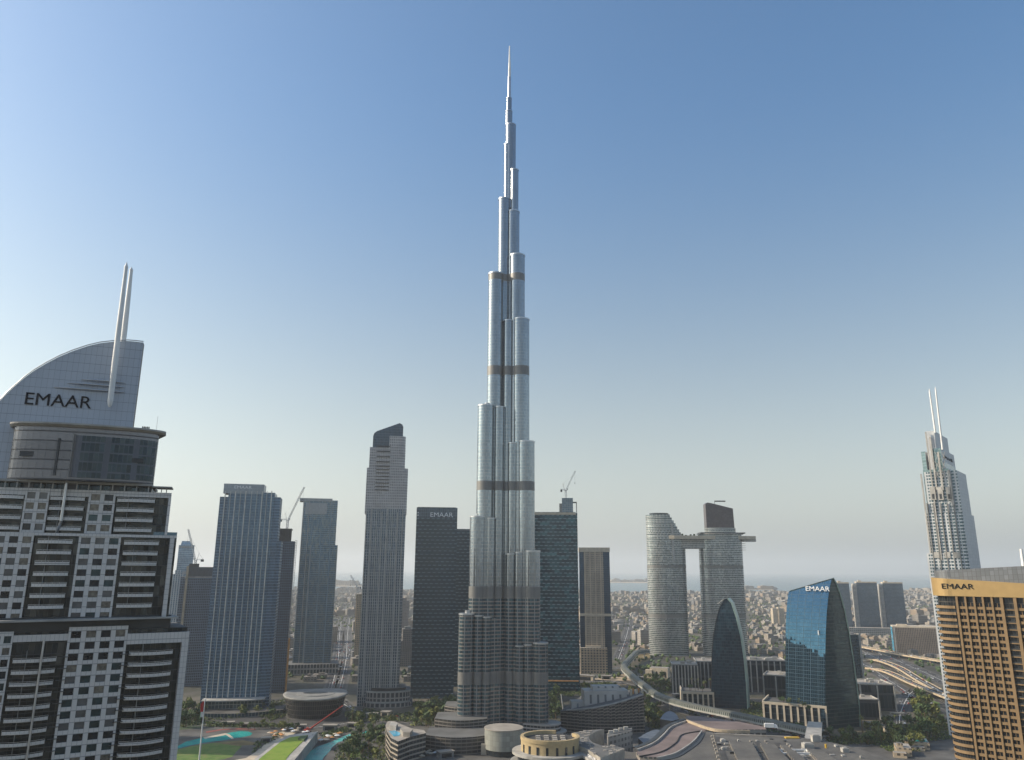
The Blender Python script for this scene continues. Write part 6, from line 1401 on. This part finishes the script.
# ------------------------------------------------------------------ the low city behind, out to the coast
def city():
    rr = random.Random(11)
    pal = [(.29, .255, .215), (.23, .205, .175), (.33, .305, .275), (.19, .175, .16), (.28, .215, .155), (.18, .19, .2)]
    mats = [facade('house_wall_%s' % 'abcdef'[i], (.06, .06, .06), c, .6, .55, .4, .1, .5, .0) for i, c in enumerate(pal)] + [plain('flat_roof_%s' % 'abc'[i], c, .85, 0, .3, .1) for i, c in enumerate([(.26, .24, .21), (.19, .17, .15), (.36, .345, .32)])]
    taken = [(o.location.x, o.location.y) for o in COL.objects if o.parent is None and o.type == 'EMPTY' and o.get('category') in ('tower', 'building', 'slab tower', 'twin towers', 'office block', 'skyscraper', 'office tower', 'hotel tower') and o.location.y > 800]
    coast = [(p.x, p.y) for p in [G(x, y) for x, y in [(-700, 588), (0, 588), (200, 589), (330, 589.5), (360, 589), (420, 590), (500, 591), (600, 592), (640, 592.5), (700, 592), (745, 591), (772, 593), (800, 593), (850, 591.5), (905, 590), (960, 590), (1100, 591), (1700, 594)]]]
    def coast_y(x):
        for (x0, y0), (x1, y1) in zip(coast, coast[1:]):
            if x0 <= x <= x1: return y0 + (y1 - y0) * (x - x0) / (x1 - x0)
        return 5000
    gaps = [(286, 300), (332, 360), (400, 414), (606, 652), (687, 706), (744, 787), (838, 932)]
    def free(x, y, w):
        for tx, ty in taken:
            if abs(x - tx) < 55 + w and abs(y - ty - 15) < 45 + w: return False
        for line, rw in ROADS:
            for k in range(0, len(line) - 1):
                a, c = line[k], line[k + 1]
                d = c - a; t = max(0, min(1, ((x - a.x) * d.x + (y - a.y) * d.y) / max(d.x ** 2 + d.y ** 2, 1e-6)))
                if math.hypot(x - a.x - d.x * t, y - a.y - d.y * t) < rw / 2 + w * .75 + 2: return False
        return True
    plots = []; y = 1240.0
    while y < 7600:
        step = 34 if y < 3200 else 44; x = -.75 * y
        while x < .75 * y:
            if abs(x) < .72 * y and y < coast_y(x) - 60:
                bx, by = int(x // 190), int(y // 150); blk = random.Random(bx * 7919 + by * 31)
                th = blk.uniform(-.5, .5) * .5 + .35; empty = blk.random() < .1; big = blk.random() < .22
                if not empty and rr.random() < .8 and (x % 190) > 14 and (y % 150) > 12:
                    w = rr.uniform(6.5, 11) if not big else rr.uniform(11, 19); h = rr.uniform(5, 10) if not big else rr.uniform(12, 26)
                    if y < 2600 and rr.random() < .1: h *= 1.6
                    plots.append((x + rr.uniform(-6, 6), y + rr.uniform(-5, 5), w, w * rr.uniform(.6, 1.1), h, th))
            x += step * rr.uniform(.8, 1.25) * (1.15 if y > 3200 else 1)
        y += step
    plots = [p for p in plots if not (p[1] < 1620 and 110 < p[0] < 520) and not (p[1] < 1900 and p[0] > 480 and p[1] < 1500)]
    plots = [p for p in plots if p[1] > 2800 or free(p[0], p[1], p[2])]
    def px(x, y): return 512 + F * x / (y * math.cos(PITCH) - CAM_H * math.sin(PITCH))
    vis = [p for p in plots if any(a < px(p[0], p[1]) < c for a, c in gaps)]
    vis.sort(key=lambda p: -(p[2] * (p[4] + 6)) / p[1] ** 2); seen = set(id(p) for p in vis[:290])
    def house(b, x, y, w, d, h, th, m, rm, q):
        c, s = math.cos(th), math.sin(th); P = lambda u, v: (x + u * c - v * s, y + u * s + v * c)
        b.prism([P(-w, -d), P(w, -d), P(w, d), P(-w, d)], 0, h, m, rm, 4.5, 3.6)
        k = q % 5
        if k in (0, 1, 3): b.prism([P(-w * .5, -d * .3), P(0, -d * .3), P(0, d * .5), P(-w * .5, d * .5)], h, h + 3.2, m, rm, 4, 3.4)
        if k == 2: b.prism([P(w * .2, -d * 1.35), P(w * 1.1, -d * 1.35), P(w * 1.1, -d), P(w * .2, -d)], 0, h * .5, m, rm, 4, 3.6)
        if k == 4: b.prism([P(-w * .2, -d * .6), P(w * .7, -d * .6), P(w * .7, d * .2), P(-w * .2, d * .2)], h, h + 2, m, rm, 4, 3.4)
    pro = []
    for i in range(18):
        b = MB(); big = i >= 12; w = 10; d = 8 if i % 2 else 9.5; h = 24 if big else 8.5; house(b, 0, 0, w if not big else 17, d if not big else 14, h, 0, i % 6, 6 + i % 3, i); b.box(3, 5, 1, 3, h, h + 1.4, 6 + (i + 1) % 3)
        o = b.build('house', mats); COL.objects.unlink(o); pro.append(o)
    st = MB()
    for p in plots:
        x, y, w, d, h, th = p; q = rr.randrange(1000)
        if id(p) in seen:
            big = h > 13; i = (12 + q % 6) if big else q % 12; o = pro[i].copy(); COL.objects.link(o); o.location = (x, y, 0); o.rotation_euler = (0, 0, th)
            o.scale = (w / (17 if big else 10), d / (14 if big else 8.7), h / (24 if big else 8.5))
            if big: o.name = 'apartment_block'; tag(o, 'mid-rise flat roofed block in the low city beyond the towers', 'apartment block', 'mid-rise blocks of the low city')
            else: tag(o, 'low flat roofed house in the hazy city beyond the towers', 'house', 'low houses of the hazy city')
        else: house(st, x, y, w, d, h, th, q % 6, 6 + q % 3, q)
    tag(st.build('distant_houses', mats), kind='stuff')
    # street trees and gardens of the low city
    f = MB()
    for k in range(15000):
        y = 1250 + 5200 * rr.random() ** 1.3; x = rr.uniform(-.72, .72) * y
        if y > coast_y(x) - 80: continue
        if y < 2300 and not free(x, y, 3): continue
        r0 = rr.uniform(2.5, 5.5); h = rr.uniform(4, 8)
        pts = [Vector((x + r0 * rr.uniform(.6, 1) * math.cos(a), y + r0 * rr.uniform(.6, 1) * math.sin(a), h * rr.uniform(.35, .6))) for a in (0, 1.26, 2.5, 3.77, 5.03)]
        t = Vector((x + rr.uniform(-1, 1), y, h))
        for i in range(5): f.face([pts[i], pts[(i + 1) % 5], t], None, k % 3); f.face([(pts[i].x * .6 + x * .4, pts[i].y * .6 + y * .4, .2), (pts[(i + 1) % 5].x * .6 + x * .4, pts[(i + 1) % 5].y * .6 + y * .4, .2), pts[(i + 1) % 5], pts[i]], None, k % 3)
    tag(f.build('distant_foliage', [M['leaf0'], M['leaf1'], M['leaf2']]), kind='stuff')
    # villas on the islets
    iw = [mats[0], mats[2], mats[8]]
    for (x0, x1, yb, n, hh) in ((612, 650, 582, 18, 26), (336, 361, 585.6, 10, 18), (746, 772, 589.3, 6, 14)):
        for k in range(n):
            g = G(x0 + (x1 - x0) * (k + rr.random() * .7) / n, yb, 2.5); o = pro[rr.randrange(18)].copy(); COL.objects.link(o); o.location = (g.x, g.y, 2.4); s = rr.uniform(2.2, 4.5); o.scale = (s, s, rr.uniform(.6, 1.6) * hh / 12); o.name = 'coast_house'
            tag(o, 'tiny pale building on a strip of land out at sea', 'building', 'buildings on the strips of land at sea')
city()

# ------------------------------------------------------------------ planted beds, kiosks, parasols and unseen towers added for a reflection and a lawn shadow
def plaza():
    rr = random.Random(21); f = MB()
    beds = [[(828, 737), (905, 733), (905, 744), (828, 745)], [(902, 726), (946, 720), (952, 740), (906, 742)], [(676, 690), (688, 690), (690, 712), (676, 706)], [(740, 700), (764, 704), (770, 722), (742, 716)], [(206, 707), (282, 700), (284, 713), (206, 722)], [(178, 728), (204, 724), (206, 712), (180, 712)], [(206, 723), (300, 726), (296, 728), (206, 727)], [(262, 712), (284, 700), (286, 716), (270, 722)], [(346, 716), (366, 709), (400, 714), (414, 712), (420, 722), (392, 722), (350, 722)], [(336, 748), (352, 738), (372, 728), (388, 737), (392, 764), (334, 766)], [(410, 726), (424, 712), (458, 703), (460, 716), (440, 726)], [(548, 700), (560, 697), (563, 714), (550, 720)], [(545, 690), (625, 690), (600, 696), (550, 697)], [(645, 706), (656, 706), (664, 726), (650, 732)], [(632, 672), (650, 682), (668, 694), (664, 700), (640, 690)], [(690, 713), (800, 735), (800, 738), (690, 717)], [(864, 734), (890, 727), (918, 736), (920, 752), (890, 752), (868, 742)], [(908, 698), (938, 706), (945, 722), (920, 728)], [(257, 744), (282, 733), (284, 735), (262, 746), (252, 754)], [(318, 735), (345, 727), (352, 731), (330, 738)], [(650, 676), (668, 681), (676, 693), (660, 690)], [(574, 684), (612, 683), (612, 686), (576, 687)]]
    for bi, poly in enumerate(beds):
        xs = [p[0] for p in poly]; ys = [p[1] for p in poly]; n = int(60 + 5.0 * (max(xs) - min(xs)) * (max(ys) - min(ys)) ** .5)
        for k in range(min(n, 900)):
            p = (rr.uniform(min(xs), max(xs)), rr.uniform(min(ys), max(ys)))
            if not inside(p, poly): continue
            g = G(*p); sz = rr.uniform(.5, 1.6); h = rr.uniform(.5, 2.6)
            for q in range(4):
                c = g + Vector((rr.gauss(0, sz), rr.gauss(0, sz), h * rr.uniform(.2, 1))); nrm = Vector((rr.gauss(0, 1), rr.gauss(0, 1), rr.gauss(.6, .6))).normalized(); t = nrm.orthogonal().normalized(); u = nrm.cross(t); z = sz * rr.uniform(.35, .7)
                f.face([c - t * z - u * z, c + t * z - u * z * .6, c + t * z + u * z, c - t * z * .6 + u * z], None, rr.randrange(4))
    tag(f.build('shrubbery', [M['leaf0'], M['leaf1'], M['leaf2'], M['leaf3']]), kind='stuff')
    b = MB(); n = 10; b.loft([[(2.6 * math.cos(t), 2.6 * math.sin(t), 2.3) for t in [6.283 * k / n for k in range(n)]], [(.12 * math.cos(t), .12 * math.sin(t), 3.3) for t in [6.283 * k / n for k in range(n)]]], 0, False)
    pm = [b.build('parasol_canopy', m) for m in (M['white_paint'], M['stone'], M['orange_net'])]
    for o in pm[1:]: pass
    tb = MB(); tb.tube((0, 0, 0), (0, 0, 2.5), .1, n=6); pole = tb.build('pole', M['steel'])
    for o in pm + [pole]: COL.objects.unlink(o)
    for poly, n in (([(255, 738), (290, 728), (320, 732), (300, 735), (262, 745)], 16), ([(318, 740), (345, 732), (349, 735), (322, 744)], 16), ([(395, 752), (430, 750), (470, 756), (396, 760)], 14)):
        xs = [p[0] for p in poly]; ys = [p[1] for p in poly]; k = 0
        while k < n:
            p = (rr.uniform(min(xs), max(xs)), rr.uniform(min(ys), max(ys)))
            if not inside(p, poly): continue
            k += 1; i = rr.randrange(3); r = root('parasol', G(*p), rr.random(), '%s parasol on the terraces round the pools' % ('white', 'cream', 'orange')[i], 'parasol', '%s parasols by the pools' % ('white', 'cream', 'orange')[i])
            for o in (pm[i], pole): d = o.copy(); COL.objects.link(d); d.parent = r
    for x, y, w, d, h in ((266, 742, 9, 5, 4), (300, 729, 12, 6, 4), (330, 730, 14, 7, 5), (352, 727, 9, 6, 4), (245, 727, 10, 5, 3.5), (228, 725.5, 12, 5, 3.5), (372, 718, 12, 8, 5), (386, 716, 10, 8, 5), (445, 757, 14, 8, 5), (664, 703, 10, 7, 6), (676, 698, 9, 7, 5), (640, 681, 12, 8, 6), (586, 680, 26, 10, 7), (606, 679, 14, 10, 5), (560, 686, 16, 9, 6), (890, 733, 10, 8, 5), (880, 729, 12, 6, 4)):
        g = G(x, y); r = root('kiosk', g, rr.uniform(-.5, .5), 'small flat roofed pavilion among the paths and planted beds', 'pavilion', 'small pavilions on the plaza'); b = MB(); b.box(-w / 2, w / 2, -d / 2, d / 2, 0, h, 0, bay=2, fl=h); b.build('wall', M['stone' if rr.random() < .4 else 'concrete'], r); b = MB(); b.box(-w / 2 - .8, w / 2 + .8, -d / 2 - .8, d / 2 + .8, h, h + .5); b.build('roof', M['roof_pale'], r); b = MB(); b.box(-w * .35, w * .35, -d / 2 - .12, -d / 2 + .1, .4, h * .75); b.build('window', M['dark_glass'], r)
    g = facade('unseen_tower_front', (.03, .04, .05), (.16, .15, .14), .3, .35, .1, .4, .6, .02)  # out of view: one gives the wedge glass a dark reflection, one shades grass
    for x, y, w, d, h, lab in ((-306, 440, 52, 170, 188, 'unseen gridded slab added behind the crest hotel for the wedge tower to reflect'), (-600, 800, 70, 50, 235, 'unseen gridded tower added beyond the left edge to shade the lawn')):
        r = root('unseen_tower', (x, y, 0), rad(20 if w > 65 else 0), lab, 'tower'); b = MB(); b.box(-w / 2, w / 2, 0, d, 0, h, 0, 1, 3, 3.6, bottom=False); b.build('body', [g, M['roof_grey']], r); b = MB(); b.box(-w * .3, w * .3, 6, d - 6, h, h + 7); b.build('crown', M['concrete'], r)
plaza()
